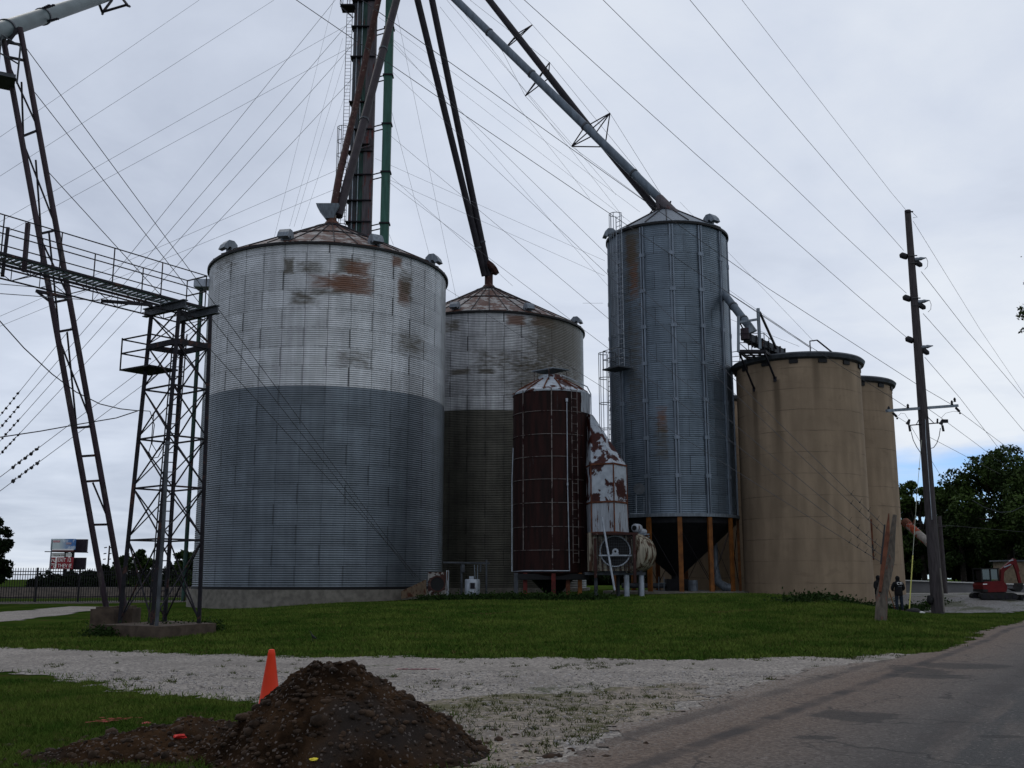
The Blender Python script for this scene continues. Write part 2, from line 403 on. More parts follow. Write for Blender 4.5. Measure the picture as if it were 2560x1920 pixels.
# road
pA = G(1660, 1900); pB = G(2230, 1690); rd = (pB-pA); rd.z = 0; rd.normalize(); rn = Vector((rd.y, -rd.x, 0))
b = NB('road'); x, y, z = b.sep()
t = b.m_('ADD', b.m_('MULTIPLY', b.m_('SUBTRACT', x, pA.x), rn.x), b.m_('MULTIPLY', b.m_('SUBTRACT', y, pA.y), rn.y))
s_ = b.m_('ADD', b.m_('MULTIPLY', b.m_('SUBTRACT', x, pA.x), rd.x), b.m_('MULTIPLY', b.m_('SUBTRACT', y, pA.y), rd.y))
v = b.sep(b.vor(34, out=1)); grit = b.noise(60, 3); wv = b.m_('ADD', t, b.m_('MULTIPLY', b.m_('SUBTRACT', b.noise(.6, 4), .5), 1.0))
asph = b.mix(b.mr(grit, .35, .65), (.022, .0215, .0215), (.052, .0495, .048))
gritc = b.mix(b.mr(wv, -.4, 1.6), b.mix(v[0], (.058, .039, .029), (.135, .099, .076)), b.mix(v[0], (.048, .038, .032), (.112, .094, .082)))
sv_ = b.xyz(b.m_('MULTIPLY', t, 1.6), b.m_('MULTIPLY', s_, .22), 0.)
lane = b.noise(1.0, 5, sv_)
pf = b.m_('MAXIMUM', b.mr(wv, .6, 2.6, 1, 0), b.m_('MULTIPLY', b.mr(lane, .46, .62), .75))
c = b.mix(pf, asph, gritc)
c = b.mix(b.m_('MULTIPLY', b.mr(b.sep(b.vor(40, out=1))[1], .93, .97), .4), c, (.19, .17, .155))
c = b.mix(b.mr(b.m_('ADD', b.m_('MULTIPLY', b.sep(b.vor(44, out=1))[2], 1.6), b.m_('MULTIPLY', wv, .8)), -1.0, .25, 1., 0.), c, (.20, .178, .158))
def lineband(pos, wd, amt, c, wig=.22):
    q = b.m_('ABSOLUTE', b.m_('SUBTRACT', b.m_('ADD', t, b.m_('MULTIPLY', b.m_('SUBTRACT', b.noise(1.6, 5), .5), wig)), pos))
    br = b.mr(b.noise(1.1, 3, b.xyz(b.m_('MULTIPLY', s_, .8), pos*3, 0.)), .35, .6, .25, 1)
    return b.mix(b.m_('MULTIPLY', b.m_('MULTIPLY', b.mr(q, wd*.3, wd, 1, 0), amt), br), c, (.030, .024, .022))
c = lineband(0, .17, .95, c); c = lineband(-.85, .2, .6, c, .3); c = lineband(1.9, .3, .5, c, .8); c = lineband(3.2, .05, .6, c, .5)
for px, py, ax, ay in ((2140, 1795, .55, .62), (2042, 1849, .22, .16), (2330, 1694, .75, .5), (2400, 1668, 1.0, .9), (2500, 1847, .3, .12), (2300, 1680, .5, 1.2)):
    g = G(px, py)
    dx = b.m_('DIVIDE', b.m_('SUBTRACT', x, g.x), ax); dy = b.m_('DIVIDE', b.m_('SUBTRACT', y, g.y), ay)
    d = b.m_('SQRT', b.m_('ADD', b.m_('MULTIPLY', dx, dx), b.m_('MULTIPLY', dy, dy)))
    d = b.m_('ADD', d, b.m_('ADD', b.m_('MULTIPLY', b.m_('SUBTRACT', b.noise(2.2, 6, rough=.7), .5), 1.9), b.m_('MULTIPLY', b.m_('SUBTRACT', b.noise(14, 3), .5), .5)))
    c = b.mix(b.m_('MULTIPLY', b.mr(d, .72, 1.02, 1, 0), .72), c, (.017, .015, .014))
cr = b.vor(.55, b.xyz(b.m_('ADD', x, b.m_('MULTIPLY', b.noise(1.5, 5), .9)), b.m_('ADD', y, b.m_('MULTIPLY', b.noise(1.3, 5), .9)), 0.), feat='DISTANCE_TO_EDGE')
c = b.mix(b.m_('MULTIPLY', b.m_('MULTIPLY', b.mr(cr, .004, .014, 1, 0), b.mr(b.noise(.3, 2), .42, .55)), .75), c, (.016, .014, .013))
b.bump(grit, .5, .02); M['road'] = b.fin(c, .85, 0, .25)
rleft = gp([(1180, 1990), (1420, 1880), (1640, 1800), (1800, 1740), (1960, 1690), (2150, 1660), (2330, 1634), (2440, 1590), (2560, 1553)])
far = Vector((rleft[-1][0], rleft[-1][1], 0))+rd*60
road = [(rleft[0][0]-3, rleft[0][1]-5)]+rleft+[(far.x, far.y), (far.x+9, far.y-5), (rleft[0][0]+14, rleft[0][1]-6)]
def rmask(x, y): return inpoly(x+(fbm(x, y, 1.5, 31)-.5)*.9+(vnoise(x, y, 8, 2)-.5)*.25, y+(fbm(x, y, 1.5, 33)-.5)*.8, road)
sheet('road', np.arange(-4, 46, .11), np.arange(2, 46, .11), M['road'], .022, rmask)
# gravel lot and track behind
lot = gp([(2285, 1496), (2560, 1492), (3200, 1486)])
sheet('gravel_lot', np.arange(18, 75, .25), np.arange(49.5, 74.6, .25), M['gravel_far'], .012, lambda x, y: inpoly(x+(fbm(x, y, .5, 41)-.5)*3, y+(fbm(x, y, .8, 42)-.5)*5, [(20.5, 51), (90, 50), (90, 76), (20.5, 76)]))
pth = gp([(-200, 1560), (0, 1556), (200, 1531), (330, 1517), (480, 1507), (480, 1497), (330, 1503), (200, 1513), (0, 1533), (-200, 1545)])
sheet('gravel_track', np.arange(-42, -12, .2), np.arange(34, 62, .2), M['gravel'], .012, lambda x, y: inpoly(x+(fbm(x, y, .6, 51)-.5)*1.2, y+(fbm(x, y, .6, 52)-.5)*2, pth))
# dirt strip along the fence foot
M['earth'] = simple('earth', (.04, .032, .026), .95, 0, .4, 2, bump=.5)
fa, fb = Vector((-41, 70)), Vector((-16.5, 80))
def fline(x): return fa.y+(fb.y-fa.y)*(x-fa.x)/(fb.x-fa.x)
sheet('dirt_strip', np.arange(-60, -14, .4), np.arange(50, 92, .4), M['earth'], .008, lambda x, y: (y > fline(x)-3-4*fbm(x, y, .3, 61)) & (y < fline(x)+3))

# blades of grass, weeds, stones: uncountable cover
def blades(name, pts, h, wdt, mat, seed=1, lean=.5):
    r = np.random.default_rng(seed); n = len(pts); x, y = pts[:, 0], pts[:, 1]; zz = zf(x, y)
    a = r.uniform(0, 2*PI, n); hh = h*r.uniform(.45, 1.25, n); ww = wdt*r.uniform(.6, 1.3, n)
    lx, ly = r.normal(0, lean, (2, n))*hh
    b0 = np.stack([x-np.cos(a)*ww, y-np.sin(a)*ww, zz], 1); b1 = np.stack([x+np.cos(a)*ww, y+np.sin(a)*ww, zz], 1)
    tp = np.stack([x+lx, y+ly, zz+hh], 1); V = np.stack([b0, b1, tp], 1).reshape(-1, 3)
    return tag(raw(name, V, np.arange(3*n).reshape(-1, 3), mat, smooth=False), kind='stuff')
b = NB('blade'); c = b.mix(b.mr(b.noise(.45, 5, rough=.7), .36, .64), (.030, .062, .010), (.080, .110, .022)); c = b.mix(b.mr(b.noise(5, 4, rough=.7), .56, .66), c, (.085, .075, .028)); M['blade'] = b.fin(c, .9, 0, .0)
b = NB('weed'); c = b.mix(b.noise(3, 2), (.020, .040, .010), (.07, .068, .022)); M['weed'] = b.fin(c, .9, 0, .0)
r = np.random.default_rng(3)
def scatter(n, x0, x1, y0, y1, keep): 
    x = r.uniform(x0, x1, n); y = r.uniform(y0, y1, n); k = keep(x, y); return np.stack([x[k], y[k]], 1)
inview = lambda x, y: np.abs(x) < y*.53+.6
near = lambda x, y: ~dmask(x, y) & ~rmask(x, y) & inview(x, y)
p = scatter(150000, -9, 0, 7.5, 17.5, near)
tag(blades('grass', p, .05, .006, M['blade'], 11), label='rough green grass in the near left corner of the photo', cat='grass')
p = scatter(330000, -17, 20, 20, 56, lambda x, y: near(x, y) & (r.uniform(0, 1, x.shape) < np.clip(26/y, .1, 1)**1.6))
tag(blades('grass', p, .075, .017, M['blade'], 12), label='mown green lawn growing in front of the grain bins', cat='grass')
p = scatter(70000, 5, 24, 26, 48, lambda x, y: near(x, y) & (x > y*.28-2))
tag(blades('grass', p, .09, .016, M['blade'], 13), label='longer grass between the tall utility pole and the road', cat='grass')
def weedkeep(x, y):
    e = fbm(x, y, .7, 71)*.6+vnoise(x, y, 4, 72)*.4+.16*inpoly(x, y, weedy)
    return (dmask(x, y) | inpoly(x, y, weedy)) & ~rmask(x, y) & inview(x, y) & (e > .575+.1*(y > 15)) 
p0 = scatter(14000, -9, 9, 8, 23, weedkeep); k = r.integers(4, 12, len(p0))
p = np.repeat(p0, k, 0)+r.normal(0, .025, (k.sum(), 2))
tag(blades('weeds', p, .06, .008, M['weed'], 14, .7), label='sparse weeds sprouting through the pale gravel drive', cat='weeds')
pe = scatter(60000, -17, 13, 8, 26, lambda x, y: ~rmask(x, y) & dmask(x, y) & (~dmask(x, y+.35) | ~dmask(x-.3, y-.2)))
tag(blades('grass', pe, .07, .010, M['blade'], 15), label='ragged grass fringe along the gravel drive edges', cat='grass')
def leafclump(name, pts, n, spread, h, size, mat, seed):
    r = np.random.default_rng(seed); c = pts[r.integers(0, len(pts), n)]
    q = np.zeros((n, 3)); q[:, :2] = c+r.normal(0, spread, (n, 2)); q[:, 2] = zf(q[:, 0], q[:, 1])+np.abs(r.normal(0, h, n))
    a = r.normal(0, 1, (n, 3)); a /= np.linalg.norm(a, axis=1)[:, None]; bb = r.normal(0, 1, (n, 3)); bb -= a*(a*bb).sum(1)[:, None]; bb /= np.linalg.norm(bb, axis=1)[:, None]
    s = size*r.uniform(.5, 1.3, (n, 1)); V = np.stack([q-a*s, q-bb*s*.5, q+a*s, q+bb*s*.5], 1).reshape(-1, 3)
    return raw(name, V, np.arange(4*n).reshape(-1, 4), mat, smooth=False)
b = NB('leaf_low'); c = b.mix(b.noise(2, 3), (.008, .018, .004), (.018, .034, .008)); M['leaf_low'] = b.fin(c, .8, 0, .05)
def line(a, c, n): a = G(*a); c = G(*c); return np.array([[a.x+(c.x-a.x)*i/n, a.y+(c.y-a.y)*i/n] for i in range(n+1)])
tag(leafclump('weeds', line((1060, 1502), (1500, 1500), 60), 9000, .35, .14, .07, M['leaf_low'], 5), label='low dark weeds along the foot of the rusty dryer and blower', cat='weeds', kind='stuff')
tag(leafclump('weeds', np.concatenate([line((235, 1592), (290, 1592), 8), line((350, 1590), (530, 1578), 30)]), 7000, .2, .13, .05, M['leaf_low'], 6), label='leafy weeds around the concrete pad of the lattice tower', cat='weeds', kind='stuff')
tag(leafclump('weeds', line((1980, 1507), (2330, 1512), 50), 5000, .5, .16, .08, M['leaf_low'], 8), label='tall dark grass at the foot of the concrete silos', cat='weeds', kind='stuff')
# loose stones on the gravel
def stones(name, P2, size, mat, zs, label, parent=None, seed=2):
    r = np.random.default_rng(seed); V0, F0 = ICO[0]; V0 = np.array(V0); F0 = np.array(F0); n = len(P2)
    sc = size*np.exp(r.normal(0, .45, n)); st = r.uniform(.5, 1.1, (n, 1, 3)); st[:, :, 2] *= .7
    V = V0[None]*st*sc[:, None, None]*(1+r.uniform(-.2, .2, (n, 12, 1))); V[:, :, 0] += P2[:, 0:1]; V[:, :, 1] += P2[:, 1:2]; V[:, :, 2] += zs[:, None]
    Fs = (F0[None]+12*np.arange(n)[:, None, None]).reshape(-1, 3)
    o = raw(name, V.reshape(-1, 3), Fs, mat, smooth=False, parent=parent); tag(o, label, kind='stuff'); return o
b = NB('stone'); c = b.mix(b.sep(b.vor(9, out=1))[0], (.08, .07, .065), (.34, .32, .31)); M['stone'] = b.fin(c, .9, 0, .2)
p = scatter(26000, -8, 9, 8, 19, lambda x, y: dmask(x, y) & inview(x, y) & ~rmask(x, y))
o = stones('gravel_stones', p, .011, M['stone'], zf(p[:, 0], p[:, 1])+.012, 'loose pale stones lying on the gravel drive'); o['category'] = 'gravel'
# ------------------------------------------------------------ corrugated bins
def sheetmetal(name, R, ringh, nsh, zsplit, top, bot, spots, metal=.55, rough=.42, thin=.5, colr=(.105, .038, .015), olive=(.045, .034, .017), seamk=.8, dirt=.5):
    b = NB(name); x, y, z = b.sep(); th = b.m_('ARCTAN2', y, x)
    u = b.m_('MULTIPLY', th, R)
    zr = b.m_('DIVIDE', z, ringh); ring = b.m_('FLOOR', zr); fr = b.m_('FRACT', zr)
    uu = b.m_('ADD', b.m_('MULTIPLY', th, nsh/(2*PI)), b.m_('MULTIPLY', b.m_('MODULO', ring, 2.), .5))
    sh = b.m_('FLOOR', uu); fu = b.m_('FRACT', uu)
    w1 = b.white(b.xyz(sh, ring, 1.)); w2 = b.white(b.xyz(sh, ring, 7.)); w3 = b.white(b.xyz(0., ring, 3.))
    tone = b.m_('ADD', .82, b.m_('ADD', b.m_('MULTIPLY', w1, .19), b.m_('MULTIPLY', w3, .05)))
    streak = b.noise(1, 6, b.xyz(b.m_('MULTIPLY', u, 2.2), b.m_('MULTIPLY', z, .16), 0.), rough=.65)
    blot = b.noise(1, 6, b.xyz(b.m_('MULTIPLY', u, .55), b.m_('MULTIPLY', z, .8), 2.), rough=.6)
    base = b.mix(b.mr(z, zsplit-.02, zsplit+.02), bot, top) if zsplit is not None else top
    g = b.m_('MULTIPLY', tone, b.mr(streak, .3, .7, 1-dirt*.34, 1.06))
    g = b.m_('MULTIPLY', g, b.mr(blot, .3, .7, 1-dirt*.4, 1.08))
    c = b.mix(1., base, b.xyz(g, g, g), 'MULTIPLY')
    q = b.m_('SUBTRACT', 1., b.m_('MULTIPLY', b.m_('LESS_THAN', b.m_('ABSOLUTE', b.m_('SUBTRACT', fu, .985)), .014), b.mr(w2, .25, .8, .35, seamk)))
    f2 = b.m_('FRACT', b.m_('MULTIPLY', th, nsh*2/(2*PI)))
    q = b.m_('MULTIPLY', q, b.m_('SUBTRACT', 1., b.m_('MULTIPLY', b.m_('LESS_THAN', f2, .03), thin)))
    rs = b.m_('MULTIPLY', b.m_('LESS_THAN', fr, .055), b.mr(b.noise(2.2, 4, b.xyz(b.m_('MULTIPLY', u, 2), ring, 0.)), .4, .6, .08, .42))
    q = b.m_('MULTIPLY', q, b.m_('SUBTRACT', 1., rs))
    if zsplit is not None: q = b.m_('ADD', q, b.m_('MULTIPLY', b.m_('SUBTRACT', 1., q), b.mr(z, zsplit-.02, zsplit+.02, .4, 0)))
    c = b.mix(1., c, b.xyz(q, q, q), 'MULTIPLY')
    mt = None
    fine = b.noise(1, 6, b.xyz(b.m_('MULTIPLY', u, 1.5), b.m_('MULTIPLY', z, 5.), 4.), rough=.7)
    for (t0, z0, wt, wz, amt, kind) in spots:
        dx = b.m_('DIVIDE', b.m_('SUBTRACT', th, t0), wt); dz = b.m_('DIVIDE', b.m_('SUBTRACT', z, z0), wz)
        d = b.m_('MAXIMUM', b.m_('MULTIPLY', dx, dx), b.m_('MULTIPLY', dz, dz))
        f = b.m_('MULTIPLY', b.mr(b.m_('ADD', fine, b.mr(d, 0., 2.2, amt+.07, -.45, False)), .46, .92), .85)
        c = b.mix(f, c, colr if kind == 'r' else olive)
        mt = f if mt is None else b.m_('MAXIMUM', mt, f)
    m2 = b.m_('MULTIPLY', b.m_('SUBTRACT', 1., mt), metal) if mt is not None else metal
    return b.fin(c, rough, m2, .4)
def corr_wall(name, mat, root, R, z0, z1, pitch=.12422, amp=.020, seg=168):
    n = int((z1-z0)/pitch*4); z = np.linspace(z0, z1, n+1); r = R+amp*np.sin((z-z0)/pitch*2*PI)
    t = np.linspace(0, 2*PI, seg, endpoint=False); c = ORG[root.name]
    V = np.stack([(r[:, None]*np.cos(t)), (r[:, None]*np.sin(t)), np.repeat((z-c.z)[:, None], seg, 1)], 2).reshape(-1, 3)
    i = np.arange(n)[:, None]*seg; k = np.arange(seg)[None]; k2 = (k+1) % seg
    Fs = np.stack([i+k, i+k2, i+seg+k2, i+seg+k], 2).reshape(-1, 4)
    o = raw(name, V, Fs, mat); o.parent = root; ORG[o.name] = c; return o
def cone_roof(root, cx, cy, R, ze, zp, rp, nrib, mat, ribm, rings=(.62,)):
    c = Vector((cx, cy, 0)); mb = MB(); prof = [(R+.12, ze-.10), (R+.14, ze+.02)]
    for k in range(7): f = k/6; prof.append(((R+.12)*(1-f)+rp*f, ze+.03+(zp-ze)*f))
    mb.lathe(prof, c, nrib*2)
    o = mb.build('roof', mat, root, True, 20)
    rb = MB()
    for k in range(nrib):
        a = 2*PI*k/nrib+.03; d = Vector((math.cos(a), math.sin(a), 0))
        rb.beam(c+d*(R+.1)+Vector((0, 0, ze+.06)), c+d*rp+Vector((0, 0, zp+.06)), .05, .07)
    for f in rings:
        rr = (R+.12)*(1-f)+rp*f; zz = ze+.03+(zp-ze)*f+.05
        rb.tube([c+Vector((rr*math.cos(2*PI*k/nrib+.03), rr*math.sin(2*PI*k/nrib+.03), zz)) for k in range(nrib+1)], .045, 4, False)
    q = rb.build('roof_ribs', ribm, o); 
    ev = MB(); ev.lathe([(R+.03, ze-.02), (R+.17, ze-.02), (R+.17, ze-.16), (R+.03, ze-.16)], c, 96); ev.build('eave_trim', M['black'], root, True)
    return o
def vent(root, pos, outd, s=1., mat=None):      # gooseneck roof vent: square hood curling outwards
    pos = Vector(pos); o = Vector((outd[0], outd[1], 0)).normalized(); t = Vector((-o.y, o.x, 0)); w_ = .34*s
    mb = MB(); prof = [(-.42, 0), (-.38, .5), (-.15, .72), (.2, .72), (.42, .48), (.55, .18), (.28, .12), (.16, .30), (.02, .30), (0, 0)]
    L = [pos+o*(a*s)+Vector((0, 0, h*s)) for a, h in prof]
    mb.loft([[p-t*w_ for p in L], [p+t*w_ for p in L]])
    return mb.build('roof_vent', mat or M['galv'], root)
def ladder(mb, a, b, w_=.42, r=.022, side=None, step=.3):
    a, b = Vector(a), Vector(b); d = (b-a); L = d.length; d.normalize(); sd_ = Vector(side).normalized()
    for s in (-1, 1): mb.cyl(a+sd_*s*w_/2, b+sd_*s*w_/2, r, n=5)
    for k in range(int(L/step)+1): q = a+d*(k*step+.05); mb.cyl(q-sd_*w_/2, q+sd_*w_/2, r*.7, n=4)
    return mb
def cage(mb, a, b, out, side, r=.36, step=1.3, rr=.018):
    a, b = Vector(a), Vector(b); L = (b-a).length; d = (b-a).normalized(); o = Vector(out).normalized(); s = Vector(side).normalized()
    arc = [(-1.25*PI/2+1.25*PI*k/8) for k in range(9)]; cc = lambda t: o*(r*.55+r*math.cos(t))+s*(r*math.sin(t))
    n = max(1, int(L/step))
    for k in range(n+1): mb.tube([a+d*(L*k/n)+cc(t) for t in arc], rr, 4)
    for t in arc[1:-1:2]+[arc[4]]: mb.cyl(a+cc(t), b+cc(t), rr*.8, n=4)
    return mb
class Bin: pass
def bin_geom(pl, pr, Fd, eave_px):
    B = Bin(); B.cx, B.cy, B.R = cyl_from(pl, pr, Fd); B.z0 = Z(B.cx, B.cy-B.R)
    B.ze = PZ(0, 0, 0).z if False else cyl_hit(eave_px[0], eave_px[1], B.cx, B.cy, B.R)[1]; return B
def sp_(B, px, py, wpx, hpx, amt, kind, z0):
    t, z, q = cyl_hit(px, py, B.cx, B.cy, B.R); t2, z2, _ = cyl_hit(px+wpx, py, B.cx, B.cy, B.R); _, z3, _ = cyl_hit(px, py-hpx, B.cx, B.cy, B.R)
    return (t, z-z0, max(abs(t2-t), .01), abs(z3-z), amt, kind)
BT = (.47, .48, .50); BL = (.130, .152, .178)
# --- big bin on the left
B1 = bin_geom((481, 1446), (1105, 1446), 58, (825, 606))
B1.z0 = .1
r1 = thing('grain_bin', (B1.cx, B1.cy, B1.z0), 'largest corrugated grain bin, at the left, bright above and dull grey below, rust-stained', 'grain bin')
_, zs1, _ = cyl_hit(800, 964, B1.cx, B1.cy, B1.R)
sp1 = [sp_(B1, *a, B1.z0) for a in ((722, 665, 14, 22, .42, 'o'), (775, 668, 40, 20, .22, 'o'), (870, 665, 34, 24, .36, 'o'), (895, 672, 36, 22, .40, 'r'), (840, 706, 70, 20, .34, 'r'), (880, 712, 52, 24, .52, 'r'), (815, 730, 60, 10, .22, 'o'), (1010, 730, 16, 34, .45, 'r'), (1015, 715, 20, 45, .25, 'o'), (993, 655, 14, 16, .38, 'r'), (760, 745, 45, 22, .25, 'o'), (1030, 860, 40, 36, .2, 'o'), (560, 640, 50, 60, .12, 'o'), (885, 900, 60, 30, .12, 'o'))]
mw1 = sheetmetal('bin_sheet_large', B1.R, 1.118, 18, zs1-B1.z0, BT, BL, sp1)
fz = P(800, 1474, B1.cy-B1.R).z
corr_wall('wall', mw1, r1, B1.R, fz, B1.ze)
mb = MB(); mb.lathe([(B1.R+.28, -.3), (B1.R+.28, fz-.02), (B1.R-.2, fz-.01)], (B1.cx, B1.cy, 0), 96)
f1 = mb.build('foundation', M['conc'], r1, True)
mb = MB()
mb.lathe([(B1.R+.06, fz-.01), (B1.R+.06, fz+.14), (B1.R-.05, fz+.14)], (B1.cx, B1.cy, 0), 96); mb.build('base_angle', M['black'], r1, True)
pk = P(832, 566, B1.cy)
cone_roof(r1, B1.cx, B1.cy, B1.R, B1.ze, pk.z, .55, 36, M['rustroof'], M['steel_dark'], (.5, .9))
def roof_pt(B, a, f, dz=0): rr = B.R*(1-f); return Vector((B.cx+rr*math.cos(a), B.cy+rr*math.sin(a), B.ze+(B.zp-B.ze)*f+dz))
B1.zp = pk.z
for px_v, f in ((566, .02), (706, .05), (944, .05), (1088, .02), (20, .05), (70, .05), (130, .05)):
    a = math.radians(px_v) if px_v < 300 else cyl_hit(px_v, 640, B1.cx, B1.cy, B1.R)[0]; vent(r1, roof_pt(B1, a, f), (math.cos(a), math.sin(a)), .98)
mb = MB(); c = Vector((B1.cx, B1.cy, pk.z))
mb.lathe([(.62, -.1), (.45, .25), (.30, .4), (.28, .75)], c, 14); mb.build('fill_cap', M['rustroof'], r1, True, 30)
mb = MB(); mb.loft([[c+Vector((x*.95-.2, y*.8, 1.65)) for x, y in ((-1, -1), (1, -1), (1, 1), (-1, 1))], [c+Vector((x*.85-.2, y*.7, 1.35)) for x, y in ((-1, -1), (1, -1), (1, 1), (-1, 1))], [c+Vector((x*.36-.05, y*.36, .5)) for x, y in ((-1, -1), (1, -1), (1, 1), (-1, 1))]])
mb.v = [tuple((Vector(q)-c)*.78+c+Vector((-.1, 0, .1))) for q in mb.v]; mb.build('fill_hopper', M['galv'], r1)
# small landing and downpipe at the left edge of the bin
a = math.radians(-168); e = Vector((B1.cx+(B1.R+.35)*math.cos(a), B1.cy+(B1.R+.35)*math.sin(a), 0))
mb = MB(); mb.box((e.x, e.y, P(525, 712, e.y).z), (1.0, 1.0, .5)); mb.build('side_box', M['galv_light'], r1)
mb = MB(); mb.cyl((e.x-.15, e.y, P(525, 720, e.y).z), (e.x-.15, e.y, .3), .13, n=10); mb.build('downpipe', M['green_dk'], r1, True)
# --- bin behind
B2 = bin_geom((985, 800), (1457, 800), 74, (1221, 772)); B2.z0 = .3
B2.ze = cyl_hit(1221, 776, B2.cx, B2.cy, B2.R)[1]
r2 = thing('grain_bin', (B2.cx, B2.cy, B2.z0), 'corrugated grain bin behind the rusty dryer, two dark spouts on its peak', 'grain bin')
_, zs2, _ = cyl_hit(1200, 1024, B2.cx, B2.cy, B2.R)
sp2 = [sp_(B2, *a, B2.z0) for a in ((1290, 800, 24, 14, .5, 'r'), (1360, 806, 30, 14, .4, 'r'), (1128, 815, 26, 18, .3, 'o'), (1150, 930, 30, 8, .4, 'o'), (1215, 928, 22, 7, .45, 'o'), (1240, 900, 90, 40, .12, 'o'), (1420, 850, 40, 90, .45, 'o'), (1400, 960, 60, 60, .3, 'o'))]
mw2 = sheetmetal('bin_sheet_rear', B2.R, 1.118, 18, zs2-B2.z0, tuple(q*.86 for q in BT), (.082, .078, .064), sp2, dirt=.8)
corr_wall('wall', mw2, r2, B2.R, .8, B2.ze)
mb = MB(); mb.lathe([(B2.R+.28, 0), (B2.R+.28, .95), (B2.R-.2, .96)], (B2.cx, B2.cy, 0), 96); mb.build('foundation', M['conc'], r2, True)
pk2 = P(1224, 722, B2.cy); B2.zp = pk2.z
cone_roof(r2, B2.cx, B2.cy, B2.R, B2.ze, pk2.z, .55, 36, M['rustroof'], M['steel_dark'], (.55, .92))
for px_v, f in ((1134, .04), (1326, .04), (1445, .02), (40, .05), (100, .05), (160, .05)):
    a = math.radians(px_v) if px_v < 300 else cyl_hit(px_v, 800, B2.cx, B2.cy, B2.R)[0]; vent(r2, roof_pt(B2, a, f), (math.cos(a), math.sin(a)), .9)
mb = MB(); c = Vector((B2.cx, B2.cy, pk2.z)); mb.lathe([(.7, -.1), (.5, .2), (.34, .35), (.34, 1.3)], c, 14)
mb.build('fill_cap', M['spout_rust'], r2, True, 30)
mb = MB(); mb.lathe([(.5, -.25), (.72, -.1), (.72, .2), (.4, .3)], c+Vector((.25, -.1, 1.75)), 10, axis=(.75, 0, .65)); mb.build('fill_hood', M['spout_rust'], r2)
# --- tall hopper bin
B3 = bin_geom((1528, 1000), (1831, 1000), 60, (1665, 553)); B3.z0 = .85
r3 = thing('grain_bin', (B3.cx, B3.cy, B3.z0), 'tall blue-grey ribbed hopper bin standing on orange legs', 'grain bin')
zb3 = cyl_hit(1720, 1284, B3.cx, B3.cy, B3.R)[1]
t1 = cyl_hit(1575, 640, B3.cx, B3.cy, B3.R)[0]
sp3 = [sp_(B3, *a, B3.z0) for a in ((1578, 630, 14, 40, .35, 'r'), (1580, 640, 26, 120, .28, 'o'), (1585, 700, 14, 60, .22, 'r'), (1655, 1050, 16, 40, .22, 'r'), (1585, 900, 30, 200, .12, 'o'), (1655, 1100, 20, 60, .2, 'o'))]
mw3 = sheetmetal('bin_sheet_hopper', B3.R, 1.118, 13, None, (.115, .146, .182), None, sp3, metal=.5, thin=.0, dirt=.5, seamk=.6)
mwo = corr_wall('wall', mw3, r3, B3.R, zb3, B3.ze, pitch=.12422, amp=.018, seg=140)
cone_roof(r3, B3.cx, B3.cy, B3.R, B3.ze, P(1650, 536, B3.cy).z+.25, .5, 18, M['galv'], M['steel_dark'], (.9,)); B3.zp = P(1650, 536, B3.cy).z+.25
arib = cyl_hit(1690, 1000, B3.cx, B3.cy, B3.R)[0]
for k in range(13):
    a = arib+2*PI*k/13; mb = MB()
    for s in (-1, 1):
        aa = a+s*.022; d = Vector((math.cos(aa), math.sin(aa), 0)); t = Vector((-d.y, d.x, 0))
        mb.box(Vector((B3.cx, B3.cy, (zb3+B3.ze-.2)/2))+d*(B3.R+.05), (.10, .085, B3.ze-zb3-.2), rz=aa)
    for zz in np.arange(zb3+2.2, B3.ze, 2.24):
        d = Vector((math.cos(a), math.sin(a), 0)); mb.box(Vector((B3.cx, B3.cy, zz))+d*(B3.R+.06), (.12, .34, .22), rz=a)
    mb.build('stiffener', M['rib'], r3)
    d = Vector((math.cos(a), math.sin(a), 0)); mb = MB()
    mb.box(Vector((B3.cx, B3.cy, (zb3+B3.z0)/2))+d*(B3.R+.02), (.16, .26, zb3-B3.z0), rz=a)
    mb.build('leg', M['orange'], r3)
for k in range(0, 13):
    a = arib+2*PI*k/13; a2 = a+2*PI/13; p0 = lambda aa, z: Vector((B3.cx+math.cos(aa)*(B3.R-.05), B3.cy+math.sin(aa)*(B3.R-.05), z))
    mb = MB(); mb.cyl(p0(a, zb3-.8), p0(a2, B3.z0+.5), .02, n=4)
    if k % 2: mb.cyl(p0(a2, zb3-.8), p0(a, B3.z0+.5), .02, n=4)
    mb.build('cross_brace', M['steel_dark'], r3)
mb = MB(); mb.lathe([(B3.R+.1, zb3-.16), (B3.R+.16, zb3-.16), (B3.R+.16, zb3+.02), (B3.R+.02, zb3+.02)], (B3.cx, B3.cy, 0), 78); mb.build('ring_beam', M['galv'], r3, True)
zc = P(1700, 1440, B3.cy).z
mb = MB(); mb.lathe([(B3.R-.08, zb3+.3), (B3.R-.08, zb3-.5), (.3, zc), (.3, zc-.35)], (B3.cx, B3.cy, 0), 26); mb.build('hopper', M['dark_in'], r3, True, 20)
mb = MB(); mb.lathe([(B3.R+.7, B3.z0-.4), (B3.R+.7, B3.z0+.06), (.1, B3.z0+.07)], (B3.cx, B3.cy, 0), 60); mb.build('slab', M['conc'], r3, True)
for deg in (-178, -50, 20, 95):
    a = math.radians(deg); vent(r3, roof_pt(B3, a, .03), (math.cos(a), math.sin(a)), .9)
def lad_on(B, px, ytop, ybot, off=.28):
    a, z1, _ = cyl_hit(px, ytop, B.cx, B.cy, B.R); _, z2, _ = cyl_hit(px, ybot, B.cx, B.cy, B.R)
    o = Vector((math.cos(a), math.sin(a), 0)); s = Vector((-o.y, o.x, 0)); c = Vector((B.cx, B.cy, 0))+o*(B.R+off); return c, o, s, z1, z2
c, o, s, z1, z2 = lad_on(B3, 1556, 590, 925); z1 = B3.ze+.9
